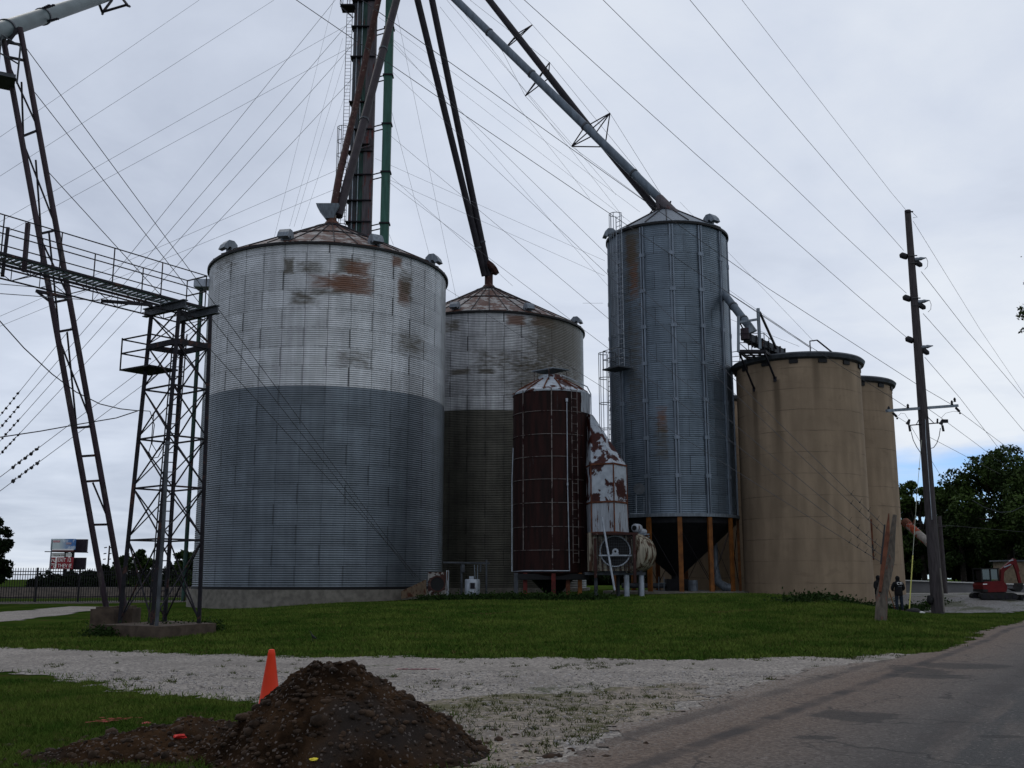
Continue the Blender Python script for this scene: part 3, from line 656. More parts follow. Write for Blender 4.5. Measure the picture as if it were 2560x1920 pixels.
mb = MB(); ladder(mb, c+Vector((0, 0, z2)), c+Vector((0, 0, z1)), side=s, w_=.5, r=.03); L3 = mb.build('ladder', M['galv_light'], r3)
mb = MB(); cage(mb, c+Vector((0, 0, z2+2)), c+Vector((0, 0, z1)), o, s, .42, 1.15, .025); mb.build('cage', M['galv'], L3)
mb = MB(); cpf = c+o*.35; az = math.atan2(o.y, o.x)
mb.box(cpf+Vector((0, 0, z2-.05)), (1.1, 1.5, .08), rz=az)
for sx, sy in ((.5, -.7), (.5, .7), (-.5, -.7), (-.5, .7)): q = cpf+o*sx+s*sy; mb.cyl(q+Vector((0, 0, z2)), q+Vector((0, 0, z2+1.1)), .03, n=5)
for h in (.55, 1.1):
    for A, Bq in (((.5, -.7), (.5, .7)), ((-.5, .7), (.5, .7)), ((-.5, -.7), (.5, -.7))): mb.cyl(cpf+o*A[0]+s*A[1]+Vector((0, 0, z2+h)), cpf+o*Bq[0]+s*Bq[1]+Vector((0, 0, z2+h)), .025, n=5)
mb.build('landing', M['galv_dark'], r3)
a = -PI+.18; o = Vector((math.cos(a), math.sin(a), 0)); s = Vector((-o.y, o.x, 0)); c = Vector((B3.cx, B3.cy, 0))+o*(B3.R+.25)
z3 = P(1527, 890, B3.cy).z; z4 = P(1530, 1140, B3.cy).z
mb = MB(); ladder(mb, c+Vector((0, 0, z4)), c+Vector((0, 0, z3)), side=s, w_=.5, r=.03); L4 = mb.build('ladder', M['galv_light'], r3)
mb = MB(); cage(mb, c+Vector((0, 0, z4)), c+Vector((0, 0, z3)), o, s, .42, 1.5, .025); mb.build('cage', M['galv'], L4)

# ------------------------------------------------------------ concrete silos
def concmat(name, R, stains, base=(.215, .160, .110)):
    b = NB(name); x, y, z = b.sep(); th = b.m_('ARCTAN2', y, x); u = b.m_('MULTIPLY', th, R)
    wz = b.m_('ADD', z, b.m_('MULTIPLY', b.noise(.8, 2, b.xyz(u, 0., 0.)), .12)); fz_ = b.m_('DIVIDE', wz, 1.22)
    ln = b.m_('LESS_THAN', b.m_('FRACT', fz_), .035); rw = b.white(b.xyz(b.m_('FLOOR', fz_), 0., 0.))
    n1 = b.noise(1, 6, b.xyz(b.m_('MULTIPLY', u, 1.6), b.m_('MULTIPLY', z, .25), 0.)); n2 = b.noise(.5, 5)
    c = b.mix(b.mr(n1, .3, .7), tuple(q*.78 for q in base), tuple(q*1.15 for q in base))
    c = b.mix(b.m_('MULTIPLY', rw, .25), c, tuple(q*1.15 for q in base)); c = b.mix(b.m_('MULTIPLY', b.mr(n2, .45, .62), .3), c, tuple(q*.68 for q in base))
    c = b.mix(b.m_('MULTIPLY', b.mr(b.noise(1, 7, b.xyz(b.m_('MULTIPLY', u, .8), b.m_('MULTIPLY', z, 1.4), 5.), .6, .7), .55, .66), .28), c, tuple(q*.5 for q in base))
    gap = b.mr(b.noise(.5, 3, b.xyz(u, b.m_('MULTIPLY', z, 1.7), 3.)), .4, .6, .1, .6)
    c = b.mix(b.m_('MULTIPLY', ln, gap), c, (.05, .038, .03))
    for (t0, z0, wt, hz, amt) in stains:
        dx = b.m_('ABSOLUTE', b.m_('DIVIDE', b.m_('SUBTRACT', b.m_('ADD', th, b.m_('MULTIPLY', b.m_('SUBTRACT', n1, .5), .03)), t0), wt))
        f = b.m_('MULTIPLY', b.mr(dx, .2, 1., 1, 0), b.m_('MULTIPLY', b.mr(z, z0-hz, z0-.1, 0, 1), b.mr(z, z0-.05, z0+.1, 1, 0)))
        c = b.mix(b.m_('MULTIPLY', f, amt), c, (.085, .062, .042))
    b.bump(b.noise(12, 4), .3, .02); return b.fin(c, .9, 0, .15)
def silo(B, label, stains=()):
    r = thing('concrete_silo', (B.cx, B.cy, B.z0), label, 'silo', 'concrete silos')
    m = concmat('silo_concrete', B.R, stains)
    mb = MB(); mb.lathe([(B.R, B.z0-.4), (B.R, B.ze-.05)], (B.cx, B.cy, 0), 96); mb.build('wall', m, r, True)
    mb = MB(); mb.lathe([(B.R-.02, B.ze-.30), (B.R+.22, B.ze-.2), (B.R+.30, B.ze), (B.R+.2, B.ze+.1), (.1, B.ze+.6)], (B.cx, B.cy, 0), 96); mb.build('roof', M['galv_dark'], r, True, 30)
    for k in range(14):
        a = 2*PI*k/14+.35; d = Vector((math.cos(a), math.sin(a), 0)); mb = MB(); mb.box(Vector((B.cx, B.cy, B.ze-.42))+d*(B.R+.03), (.1, .5, .22), rz=a); mb.build('roof_anchor', M['black'], r)
    return r
S1 = Bin(); S1.cx, S1.cy, S1.R = cyl_from((1839, 925), (2151, 925), 60); S1.z0 = .2
S1.ze = cyl_hit(1990, 885, S1.cx, S1.cy, S1.R)[1]
st = []
for px, py, wpx, hh, am in ((1886, 980, 10, 7.5, .85), (1941, 950, 14, 8, .9), (2037, 882, 13, 6, .6), (1890, 1100, 22, 6, .3), (1945, 1080, 26, 6, .35)):
    t, z, _ = cyl_hit(px, py, S1.cx, S1.cy, S1.R); t2 = cyl_hit(px+wpx, py, S1.cx, S1.cy, S1.R)[0]; st.append((t, z-S1.z0, abs(t2-t), hh, am))
silo(S1, 'biggest brown concrete silo carrying the conveyor platform on its roof', st)
S2 = Bin(); S2.ze = S1.ze; q = PZ(2229, 960, S2.ze); S2.R = S1.R*.96; S2.z0 = .1
dd = math.hypot(q.x, q.y); az = math.atan2(q.x, q.y); D = math.sqrt(dd*dd+S2.R**2); a2 = az-math.asin(S2.R/D); S2.cx, S2.cy = D*math.sin(a2), D*math.cos(a2)
silo(S2, 'right-hand brown concrete silo, half hidden behind the biggest one')
S3 = Bin(); S3.R = S1.R*.96; S3.z0 = .5; S3.ze = S1.ze; q = PZ(1829, 968, S3.ze); dd = math.hypot(q.x, q.y); az = math.atan2(q.x, q.y); D = math.sqrt(dd*dd+S3.R**2); a3 = az+math.asin(S3.R/D)
S3.cy = 74.5; S3.cx = P(1752, 1446, 74.5).x; print('S3 top row', S3.cx)
silo(S3, 'rear concrete silo, only a sliver showing between ribbed bin and biggest silo')
print('bins', [(round(b.cx, 1), round(b.cy, 1), round(b.R, 1), round(b.ze, 1)) for b in (B1, B2, B3, S1, S2, S3)])
# ------------------------------------------------------------ bucket elevator legs (behind the big bin)
YT = 77.0
def col_at(px0, py0, y):    # vertical line through a pixel at distance y -> x
    return P(px0, py0, y).x
TZ = P(920, -330, YT).z
r = thing('bucket_elevator', (P(905, 560, YT).x, YT, .3), 'tall rust-streaked grain elevator leg of several trunks, rising behind the largest bin', 'grain elevator')
zt0 = .3
def trunk(px1, px2, py, mat, name, dy=0, dep=.5, root=r, top=None):
    x1, x2 = P(px1, py, YT+dy).x, P(px2, py, YT+dy).x; mb = MB(); top = top or TZ
    mb.box(((x1+x2)/2, YT+dy, (zt0+top)/2), (x2-x1, dep, top-zt0)); o = mb.build(name, mat, root); return (x1+x2)/2, x2-x1
tx1, tw1 = trunk(874, 892, 450, M['leg_grey'], 'trunk')
tx2, tw2 = trunk(893, 909, 450, M['green_dk'], 'trunk', -.1)
tx3, tw3 = trunk(908, 932, 450, M['leg_red'], 'trunk', -.25)
for py in (10, 75, 150, 262, 330, 385, 443, 507, 560):
    z = P(905, py, YT).z; mb = MB()
    mb.box(((tx1+tx3)/2-.05, YT-.2, z), (tw1+tw2+tw3+.16, .95, .07)); mb.build('flange', M['steel_dark'], r)
mb = MB()
for px in (884, 897): x0 = P(px, 450, YT).x; mb.box((x0, YT-.45, (20+TZ)/2), (.05, .05, TZ-20))
mb.build('conduits', M['galv_light'], r)
x0 = P(862, 450, YT).x; mb = MB(); za, zb = P(862, 590, YT).z, TZ
ladder(mb, (x0, YT-.2, za), (x0, YT-.2, zb), side=(1, 0, 0), w_=.45, r=.025); L = mb.build('ladder', M['steel_dark'], r)
mb = MB(); cage(mb, (x0, YT-.2, P(862, 568, YT).z), (x0, YT-.2, P(862, 325, YT).z), (-.6, -.8, 0), (.8, -.6, 0), .48, 1.1, .03); mb.build('cage', M['steel_dark'], L)
mb = MB(); zp = P(870, 26, YT).z; xa, xb = P(855, 26, YT).x, P(890, 26, YT).x
mb.box(((xa+xb)/2, YT-.3, zp), (xb-xa, 1.2, .12)); 
for xx in (xa, (xa+xb)/2):
    mb.cyl((xx, YT-.9, zp), (xx, YT-.9, zp+1.1), .03, n=5); mb.cyl((xx, YT+.3, zp), (xx, YT+.3, zp+1.1), .03, n=5)
for h in (.55, 1.1): mb.cyl((xa, YT-.9, zp+h), (xb, YT-.9, zp+h), .025, n=5); mb.cyl((xa, YT-.9, zp+h), (xa, YT+.3, zp+h), .025, n=5)
mb.beam((xa, YT-.8, zp-.1), (xb-.1, YT-.8, zp-1.1), .08); mb.build('platform', M['steel_dark'], r)
mb = MB(); mb.box((P(912, 356, YT).x, YT-.7, P(912, 362, YT).z), (.95, .5, .6)); mb.beam((tx2-.5, YT-.75, P(900, 385, YT).z), (tx3+.35, YT-.75, P(900, 372, YT).z), .07, .1)
mb.build('inspection_box', M['leg_red'], r)
mb = MB(); mb.loft([[(tx2+a*.9, YT+bq*.7-.1, TZ-.05) for a, bq in ((-1, -1), (1, -1), (1, 1), (-1, 1))], [(tx2+a*1.5, YT+bq*.8-.1, TZ+1) for a, bq in ((-1, -1), (1, -1), (1, 1), (-1, 1))], [(tx2+a*1.5, YT+bq*.8-.1, TZ+2.2) for a, bq in ((-1, -1), (1, -1), (1, 1), (-1, 1))], [(tx2+a*.7, YT+bq*.6-.1, TZ+3) for a, bq in ((-1, -1), (1, -1), (1, 1), (-1, 1))]])
mb.build('head', M['green_dk'], r)
rg = thing('bucket_elevator', (P(965, 450, YT).x, YT-.4, .3), 'slim green elevator trunk standing just right of the tall rusty leg', 'grain elevator')
gx, gw = trunk(954, 975, 450, M['green'], 'trunk', -.4, .5, rg)
for py in (72, 190, 312, 432, 560): mb = MB(); mb.box((gx, YT-.4, P(965, py, YT-.4).z), (gw+.16, .7, .12)); mb.build('flange', M['steel_dark'], rg)
mb = MB()
for py in (72, 190, 312, 432, 560):
    for dz in (0, -.42): z = P(965, py, YT-.4).z+dz; mb.beam((tx3+tw3/2-.05, YT-.3, z-.12), (gx-gw/2+.02, YT-.5, z), .06, .08)
mb.build('tie_bars', M['steel_dark'], rg)

# ------------------------------------------------------------ grain spouts
def spout(pts, rr, mat, label, n=12, coll=None, name='grain_spout'):
    root = thing(name, pts[0], label, 'grain spout'); mb = MB(); mb.tube(pts, rr, n); mb.build('pipe', mat, root, True, 50)
    if coll:
        for i, f in coll:
            a, b_ = Vector(pts[i]), Vector(pts[i+1]); q = a.lerp(b_, f); d = (b_-a).normalized(); mb = MB(); mb.cyl(q-d*.07, q+d*.07, rr*1.14, n=n)
            mb.build('collar', M['galv_dark'], root, True, 50)
    return root
hub1 = Vector((B1.cx-.15, B1.cy-.1, B1.zp+1.5)); hub2 = Vector((B2.cx, B2.cy, B2.zp+1.3)); 
yb1 = B1.cy
def up(px0, py0, px1, py1, yb, yt, ext=300):       # straight spout seen from (px0,py0) low to (px1,py1) high, continued to the head
    f = ext; return P(px0, py0, yb), P(px1+(px1-px0)/(py1-py0)*(-ext), py1-ext, yt)
a, b_ = up(846, 540, 994, -10, yb1, YT-1.2, 140)
spout([a, b_], .30, M['brown'], 'thick dull brown spout crossing in front of the elevator leg down to the largest bin', coll=((0, .3), (0, .55), (0, .8)))
spout([P(834, 520, yb1-.1), P(848, 440, yb1+1.2), P(890, 262, YT-4), P(922, 110, YT-3), P(948, -10, YT-2), P(975, -140, YT-1.5)], .25, M['spout_rust'], 'flaking rusty spout, bent in the middle, ending on the peak of the largest bin')
a = P(1212, 690, B2.cy-.3); t = P(1039, -20, YT-.8); spout([a, t, a+(t-a)*1.4], .27, M['spout_dark'], 'left one of two dark spouts running down to the rear bin', coll=((0, .1),))
a = P(1222, 690, B2.cy-.1); t = P(1076, -20, YT-.3); spout([a, t, a+(t-a)*1.4], .27, M['spout_dark'], 'right one of two dark spouts running down to the rear bin', coll=((0, .12),))
ys3 = B3.cy
e1 = P(1642, 522, ys3-.2); s1t = P(1128, -10, 70.5); 
def rod(mb, a, b_, rr=.035): mb.cyl(a, b_, rr, n=5)
A = P(1652, 500, ys3+.1); Bb = P(1140, 0, 69); s2 = spout([A, Bb, A+(Bb-A)*1.28], .28, M['spout_blue'], 'upper grey spout braced with wire trusses, running to the tall ribbed bin', coll=((0, .12), (0, .34), (0, .6), (0, .82)))
# the second of the pair, darker, steeper
C = P(1482, 330, ys3+4.0); Dd = P(1215, -10, 71); s3 = spout([P(1638, 520, ys3+.6), C, Dd, C+(Dd-C)*1.35], .25, M['spout_dark'], 'dark spout crossing under the truss-braced grey one')
def truss(root, pc, tips, reach, yy, mat=M['steel_dark']):
    mb = MB()
    for t in tips:
        tp = P(t[0], t[1], yy)
        for q in reach: rod(mb, P(q[0], q[1], yy), tp, .045)
    mb.build('truss_brace', mat, root)
truss(s2, None, [(1331, 62), (1256, 128)], [(1283, 100), (1300, 92), (1294, 84)], 70)
truss(s2, None, [(1374, 156), (1313, 240)], [(1338, 205), (1348, 196), (1371, 196)], 67.5)
truss(s2, None, [(1525, 283)], [(1473, 312), (1480, 322), (1490, 332), (1514, 357)], 65)
truss(s2, None, [(1429, 366)], [(1458, 322), (1468, 332), (1480, 340), (1504, 367)], 65)
mb = MB(); mb.cyl(P(1651, 497, ys3+.1), P(1651, 535, ys3+.1), .30, n=12); mb.cyl(P(1648, 496, ys3+.1), P(1690, 538, ys3-1.2), .30, .30, 12); q = mb.build('rusty_chute', M['leg_red'], s2, True, 50)
mb = MB(); rod(mb, P(1665, 520, ys3), P(1677, 503, ys3), .05); rod(mb, P(1672, 525, ys3), P(1677, 503, ys3), .05); rod(mb, P(1621, 538, ys3), P(1640, 515, ys3), .04); rod(mb, P(1640, 515, ys3), P(1652, 512, ys3), .04); mb.build('bracket', M['steel_dark'], s2)
# big pipe overhead on the left, carried by the leaning frame
fr_y = 29.5
pa = P(-220, 138, 24); pm = P(8, 74, fr_y); pt = P(255, -8, 41); pipe_far = pm+(pt-pm)*2.2
root = spout([pa, pm, pt, pipe_far], .27, M['spout_green'], 'big grey-green overhead spout in the top left corner resting on the leaning frame', 18, coll=((1, .02), (1, .32)))
mb = MB()
for a, c in (((246, 5), (257, 33)), ((257, 30), (280, 0)), ((257, 30), (318, 12)), ((318, 12), (305, -5)), ((318, 14), (324, 16)), ((257, 28), (256, 35))):
    rod(mb, P(*a, 41), P(*c, 41.5), .06)
mb.build('truss_brace', M['steel_dark'], root)
mb = MB(); rod(mb, P(100, 26, 33.4), P(108, 52, 33.2), .07); rod(mb, P(95, 28, 33.4), P(110, 50, 33.2), .05)
for s in range(10): 
    for bx, by, dx, dy in ((85, 30, 6, -2.1), (95, 57, 6, -1.2), (82, 33, 5, -2.4)):
        p_ = P(bx+dx*s*.9, by+dy*s*.9, 33); mb.box(p_, (.10, .05, .06))
mb.build('cable_clamps', M['steel_dark'], root)

# ------------------------------------------------------------ leaning frame
fa_ = G(268, 1545); fb_ = G(312, 1540); ybl = 32.0
def lp(side, f):        # point on left / right leg, f = 0 base .. 1 top
    if side == 0: pts = [(268, 1520, ybl), (8, 95, fr_y)]
    else: pts = [(314, 1518, ybl+.4), (50, 70, fr_y+.3)]
    a = P(*pts[0]); c = P(*pts[1]); return a.lerp(c, f)
rf = thing('leaning_frame', (lp(0, 0).x, ybl, 0), 'leaning two-legged pipe frame on the left holding up the big overhead spout', 'pipe support')
for s in (0, 1):
    mb = MB(); mb.tube([lp(s, 0)-Vector((0, 0, .1)), lp(s, .5), lp(s, 1)], .09, 10); mb.build('leg', M['steel_purple'], rf, True, 50)
def lf(side, py):       # fraction whose picture row is py
    lo, hi = 0, 1
    for _ in range(20):
        m = (lo+hi)/2; q = lp(side, m)-Vector((0, 0, EYE)); row = 960-F*(q.z*cp-q.y*sp)/(q.y*cp+q.z*sp)
        if row > py: lo = m
        else: hi = m
    return lp(side, lo)
for yl, yr in ((104, 113), (142, 152), (342, 325), (585, 575), (757, 748), (830, 822), (1070, 1066), (1141, 1138), (1204, 1201), (1312, 1311)):
    mb = MB(); mb.beam(lf(0, yl), lf(1, yr), .07); mb.build('rung', M['steel_dark'], rf)
for (sa, ya, sb, yb) in ((0, 155, 1, 322), (0, 345, 1, 572), (0, 590, 1, 745), (0, 834, 1, 1066), (0, 1010, 0, 1141), (1, 205, 0, 340), (1, 400, 0, 585), (1, 580, 0, 830), (1, 830, 0, 1070)):
    a, c = lf(sa, ya), lf(sb, yb); mb = MB()
    if sa == 0 and sb == 0: c = lf(0, yb).lerp(lf(1, yb), .1)
    if sa == 1: a = lf(1, ya).lerp(lf(0, ya), .45); c = lf(0, yb).lerp(lf(1, yb), .12)
    mb.beam(a, c, .045); mb.build('brace', M['steel_dark'], rf)
mb = MB(); mb.beam(lf(0, 1208).lerp(lf(1, 1204), .45), lf(1, 1312), .045); mb.build('brace', M['steel_dark'], rf)
# small landing near the top
q = P(18, 205, fr_y-.1); mb = MB(); mb.box(q+Vector((-.3, -.2, 0)), (1.15, 1.0, .12), rz=.5)
for dx, dy in ((-.7, -.3), (.0, -.6), (.25, .1)):
    mb.cyl(q+Vector((dx, dy, 0)), q+Vector((dx, dy, 1.25)), .03, n=5)
for h in (.65, 1.25): mb.cyl(q+Vector((-.7, -.3, h)), q+Vector((0, -.6, h)), .025, n=5); mb.cyl(q+Vector((0, -.6, h)), q+Vector((.25, .1, h)), .025, n=5)
mb.build('landing', M['galv_dark'], rf)
mb = MB(); mb.beam(lp(0, .985), P(45, 72, fr_y+.3), .1, .1); mb.beam(P(8, 98, fr_y), P(48, 70, fr_y+.3), .09); mb.build('saddle', M['steel_dark'], rf)
mb = MB(); b0 = P(90, 727, 30.3); mb.beam(b0, lf(1, 745), .09); mb.beam(b0, lf(0, 757), .06); mb.build('outrigger', M['steel_dark'], rf)
for s, px in ((0, 268), (1, 318)):
    b0 = lp(s, 0); mb = MB(); zt = b0.z-.02; mb.box((b0.x, b0.y, (zt-.1)/2), (.72, .72, zt+.1)); mb.box((b0.x, b0.y, zt+.03), (.5, .5, .06)); mb.build('footing', M['conc_brown'], rf)

# ------------------------------------------------------------ lattice tower
YC = 31.3; tb = [P(300, 1545, 31.5), P(380, 1556, 30.2), P(498, 1546, 31.4), P(413, 1540, 32.7)]
tt = [P(378, 790, 31.4), P(447, 790, 30.6), P(526, 792, 31.3), P(459, 800, 32.1)]
zpad = .33
tb = [Vector((q.x, q.y, zpad)) for q in tb]; ztop = tt[0].z; tt = [Vector((q.x, q.y, ztop)) for q in tt]
rt = thing('lattice_tower', (sum(q.x for q in tb)/4, YC, zpad), 'dark four-legged lattice tower with a ladder inside, standing left of the largest bin', 'lattice tower')
def tl(i, f): return tb[i].lerp(tt[i], f)
for i in range(4):
    mb = MB(); mb.beam(tb[i], tt[i], .10, .10, up=(1, 0, 0)); mb.build('leg', M['steel_dark'], rt)
def rowf(py):       # height fraction seen at picture row py at the tower's distance
    return (P(420, py, YC).z-zpad)/(ztop-zpad)
bays = [0.0, rowf(1350), rowf(1220), rowf(1097), rowf(973), rowf(866), 1.0]
for i in range(4):
    j = (i+1) % 4
    for k in range(len(bays)-1):
        f0, f1 = bays[k], bays[k+1]; mb = MB()
        mb.beam(tl(i, f0+.01), tl(j, f1), .038, .03); 
        if k not in (): mb.beam(tl(j, f0+.01), tl(i, f1), .038, .03)
        mb.build('cross_brace', M['steel_dark'], rt)
        if k: mb = MB(); mb.beam(tl(i, f0), tl(j, f0), .08 if k == 5 else .045, .17 if k == 5 else .05); mb.build('girt', M['steel_dark'], rt)
for i, j in ((0, 1), (2, 3)):
    mb = MB(); a, c = tt[i], tt[j]; d = (c-a).normalized()
    for dz, h, ww in ((.26, .03, .17), (.02, .03, .17), (.14, .21, .03)): mb.beam(a-d*.35+Vector((0, 0, dz)), c+d*.3+Vector((0, 0, dz)), ww, h)
    mb.build('top_beam', M['galv_dark'], rt)
la, lb = tl(0, 0).lerp(tl(2, 0), .34)+Vector((0, 0, 0)), tl(0, .94).lerp(tl(2, .94), .52)
mb = MB(); ladder(mb, la+Vector((.2, .2, 0)), lb+Vector((-.05, .1, 0)), side=(1, .1, 0), w_=.42, r=.022); mb.build('ladder', M['steel_dark'], rt)
mb = MB(); f = rowf(925); q0 = tl(0, f); pl = q0+Vector((-.15, 0, 0))
mb.prism([pl+Vector(v) for v in ((-.65, .0, 0), (.5, -.75, 0), (1.15, .05, 0), (.0, .8, 0))], (0, 0, .05))
cs = [pl+Vector(v) for v in ((-.65, .0, 0), (.5, -.75, 0), (1.15, .05, 0))]
for c in cs[:1]: mb.cyl(c, c+Vector((0, 0, 1.05)), .025, n=5)
for h in (.55, 1.0):
    for a, c in zip(cs, cs[1:]): mb.beam(a+Vector((0, 0, h)), c+Vector((0, 0, h)), .04)
    mb.beam(cs[0]+Vector((0, 0, h)), pl+Vector((0, .8, h)), .04)
mb.build('landing', M['black'], rt)
mb = MB(); mb.tube([P(391, 1570, 29.7), P(408, 1330, 29.9), P(419, 1110, 30.1)], .055, 8); mb.cyl(P(419, 1112, 30.1), P(419, 1103, 30.1), .09, .06, 10); mb.build('conduit_mast', M['galv_dark'], rt, True)
mb = MB(); mb.tube([P(385, 1030, 30.6), P(382, 1060, 30.5), P(378, 1110, 30.5), P(372, 1130, 30.5), P(380, 1146, 30.5), P(395, 1143, 30.5), P(408, 1118, 30.2)], .014, 5); mb.tube([P(345, 1026, 30.6), P(375, 1028, 30.6), P(386, 1062, 30.5), P(380, 1110, 30.5), P(392, 1130, 30.5), P(412, 1112, 30.2)], .014, 5)
mb.build('service_cable', M['cable'], rt)
pad = thing('concrete_pad', (rt.location.x, YC, 0), 'low brown concrete pad under the lattice tower', 'concrete pad'); mb = MB()
pc = [P(250, 1558, 30.6), P(400, 1590, 29.3), P(540, 1570, 31.6), P(420, 1540, 33.4)]; pc = [Vector((q.x, q.y, -.15)) for q in pc]
mb.prism(pc, (0, 0, zpad+.15)); mb.build('slab', M['conc_brown'], pad)

# ------------------------------------------------------------ catwalk
zf0 = ztop+.42; ch = 1.05
def cw(px, py, dz=ch): return PZ(px, py, zf0+dz)
n0 = cw(518, 690); n1_ = cw(0, 534); d = (n1_-n0); d.z = 0; d.normalize(); wv = Vector((-d.y, d.x, 0)); wv = wv if wv.y > 0 else -wv
Lc = (n1_-n0).length+5; base = Vector((n0.x, n0.y, zf0)); W_ = .95
rc = thing('catwalk', base, 'railed steel catwalk crossing at the left, from the frame edge to the lattice tower top', 'catwalk')
def cp_(t, wd, h): return base+d*t+wv*(wd*W_)+Vector((0, 0, h))
for wd in (0, 1):
    mb = MB()
    for h in (.53, 1.05): mb.cyl(cp_(0, wd, h), cp_(Lc, wd, h), .018, n=6)
    for k in range(int(Lc/1.7)+1): mb.cyl(cp_(k*1.7+.02, wd, -.05), cp_(k*1.7+.02, wd, 1.05), .02, n=6)
    mb.build('railing', M['steel_dark'], rc)
mb = MB()
for h in (.53, 1.05): mb.cyl(cp_(0, 0, h), cp_(0, 1, h), .024, n=6)
mb.build('end_rail', M['steel_dark'], rc)
mb = MB()
for wd in (0, 1):
    mb.beam(cp_(0, wd, -.02), cp_(Lc, wd, -.02), .05, .07); mb.beam(cp_(0, wd, -.42), cp_(Lc, wd, -.42), .035, .04)
    for k in range(int(Lc/.85)):
        mb.cyl(cp_(k*.85, wd, -.02), cp_(k*.85, wd, -.42), .014, n=4); mb.cyl(cp_(k*.85, wd, -.42 if k % 2 else -.02), cp_(k*.85+.85, wd, -.02 if k % 2 else -.42), .014, n=4)
for k in range(int(Lc/.85)): mb.cyl(cp_(k*.85, 0, -.42), cp_(k*.85, 1, -.42), .012, n=4)
mb.build('truss', M['steel_dark'], rc)
mb = MB(); mb.box((0, 0, 0), (.001, .001, .001)); mb.v = []; mb.f = []
for k in range(int(Lc/.17)): mb.beam(cp_(k*.17+.08, .22, -.015), cp_(k*.17+.08, .78, -.015), .085, .03)
mb.build('deck', M['galv_light'], rc)
mb = MB()
for wd in (.22, .78): mb.beam(cp_(0, wd, .01), cp_(Lc, wd, .01), .03, .07)
mb.build('conveyor_trough', M['green_dk'], rc)
for t in ((518-268)/250*4.6,): 
    mb = MB(); a = PZ(252, 752, zf0-.5); mb.beam(a, a+Vector((1.35, .55, .02)), .08, .09); mb.build('cross_bracket', M['steel_dark'], rc)
mb = MB(); mb.beam(PZ(70, 558, zf0+1.05), PZ(60, 680, zf0-.3), .09, .13); mb.build('hanger', M['steel_purple'], rc)
mb = MB(); mb.beam(PZ(20, 570, zf0+1.0), PZ(6, 690, zf0-.5), .09, .1); mb.build('hanger', M['steel_dark'], rc)

# ------------------------------------------------------------ conveyor platform on the big silo
yv = S1.cy-S1.R+.2
rp = thing('conveyor_platform', P(1850, 875, yv), 'grey steel platform and drag conveyor perched on the left edge of the biggest silo', 'conveyor platform')
def Q(px, py, dy=0): return P(px, py, yv+dy)
mb = MB(); mb.beam(Q(1846, 880, -.6), Q(1846, 790, -.6), .14, .14, up=(1, 0, 0)); mb.build('post', M['galv'], rp)
mb = MB(); mb.beam(Q(1900, 872, -.6), Q(1895, 771, -.6), .16, .16, up=(1, 0, 0)); mb.build('post', M['galv'], rp)
mb = MB(); mb.beam(Q(1846, 806, -.6), Q(1896, 798, -.6), .12); mb.build('cross_beam', M['galv'], rp)
mb = MB(); mb.beam(Q(1899, 780, -.6), Q(1941, 872, 1.0), .11); mb.build('back_stay', M['steel_dark'], rp)
mb = MB(); mb.beam(Q(1850, 808, -.6), Q(1882, 868, .6), .06); mb.build('back_stay', M['steel_dark'], rp)
mb = MB(); a = Q(1846, 878, -.6); zz = a.z
fr = [Vector((Q(1848, 880, -.6).x, yv-.6, zz)), Vector((Q(1912, 880, -.6).x, yv-.6, zz)), Vector((Q(1935, 880, 1.6).x, yv+1.6, zz)), Vector((Q(1872, 880, 1.6).x, yv+1.6, zz))]
for i in range(4): mb.beam(fr[i], fr[(i+1) % 4], .12, .16)
for f in (.33, .66): mb.beam(fr[0].lerp(fr[1], f), fr[3].lerp(fr[2], f), .07, .1)
for f in (.25, .5, .75): mb.beam(fr[0].lerp(fr[3], f), fr[1].lerp(fr[2], f), .05, .08)
mb.build('floor_frame', M['steel_dark'], rp)
mb = MB()
ps = [fr[3]+Vector((-.25, -1.0, 0)), fr[0], fr[0].lerp(fr[1], .5), fr[1], fr[1].lerp(fr[2], .5), fr[2]]; ps[0] = fr[3]
for q in ps: mb.cyl(q, q+Vector((0, 0, 1.05)), .025, n=5)
for h in (.5, 1.05):
    for a, c in zip(ps, ps[1:]): mb.cyl(a+Vector((0, 0, h)), c+Vector((0, 0, h)), .022, n=5)
mb.build('railing', M['steel_dark'], rp)
mb = MB(); ca, cb = Q(1868, 845, -.2)+Vector((0, 0, 0)), Q(1955, 884, 2.2)
mb.beam(ca, cb, .5, .42); mb.build('conveyor', M['galv_dark'], rp)
mb = MB(); dcv = (cb-ca)
for f in (.15, .32, .49, .66, .83, .97): mb = MB(); mb.beam(ca+dcv*f-dcv.normalized()*.04, ca+dcv*f+dcv.normalized()*.04, .6, .5); mb.build('conveyor_flange', M['steel_dark'], rp)
mb = MB(); mb.cyl(ca+Vector((-.1, -.0, -.1)), ca+Vector((-.1, 0, .55)), .28, n=12); mb.build('inlet', M['steel_purple'], rp)
for px, py, px2, py2 in ((1849, 884, 1886, 973), (1912, 884, 1938, 948)):
    th_, z_, q = cyl_hit(px2, py2, S1.cx, S1.cy, S1.R); mb = MB(); mb.beam(P(px, py, yv-.6), q, .09); mb.box(q, (.2, .1, .3)); mb.build('knee_brace', M['steel_dark'], rp)
sA, sB = P(1790, 715, YT-8), Q(1868, 812, -.2)
sB = Q(1872, 815, -.2); sA = sB+(P(1810, 735, yv+3)-sB)*2.4
spout([Q(1882, 830, -.2), sB, sA], .24, M['spout_blue'], 'short grey spout emerging behind the ribbed bin and feeding the silo conveyor', coll=((1, .08), (1, .25)))
mb = MB(); mb.cyl(Q(1871, 812, -.2), Q(1879, 832, -.2), .22, .34, 14); o = mb.build('spout_cap', M['galv'], rp, True)
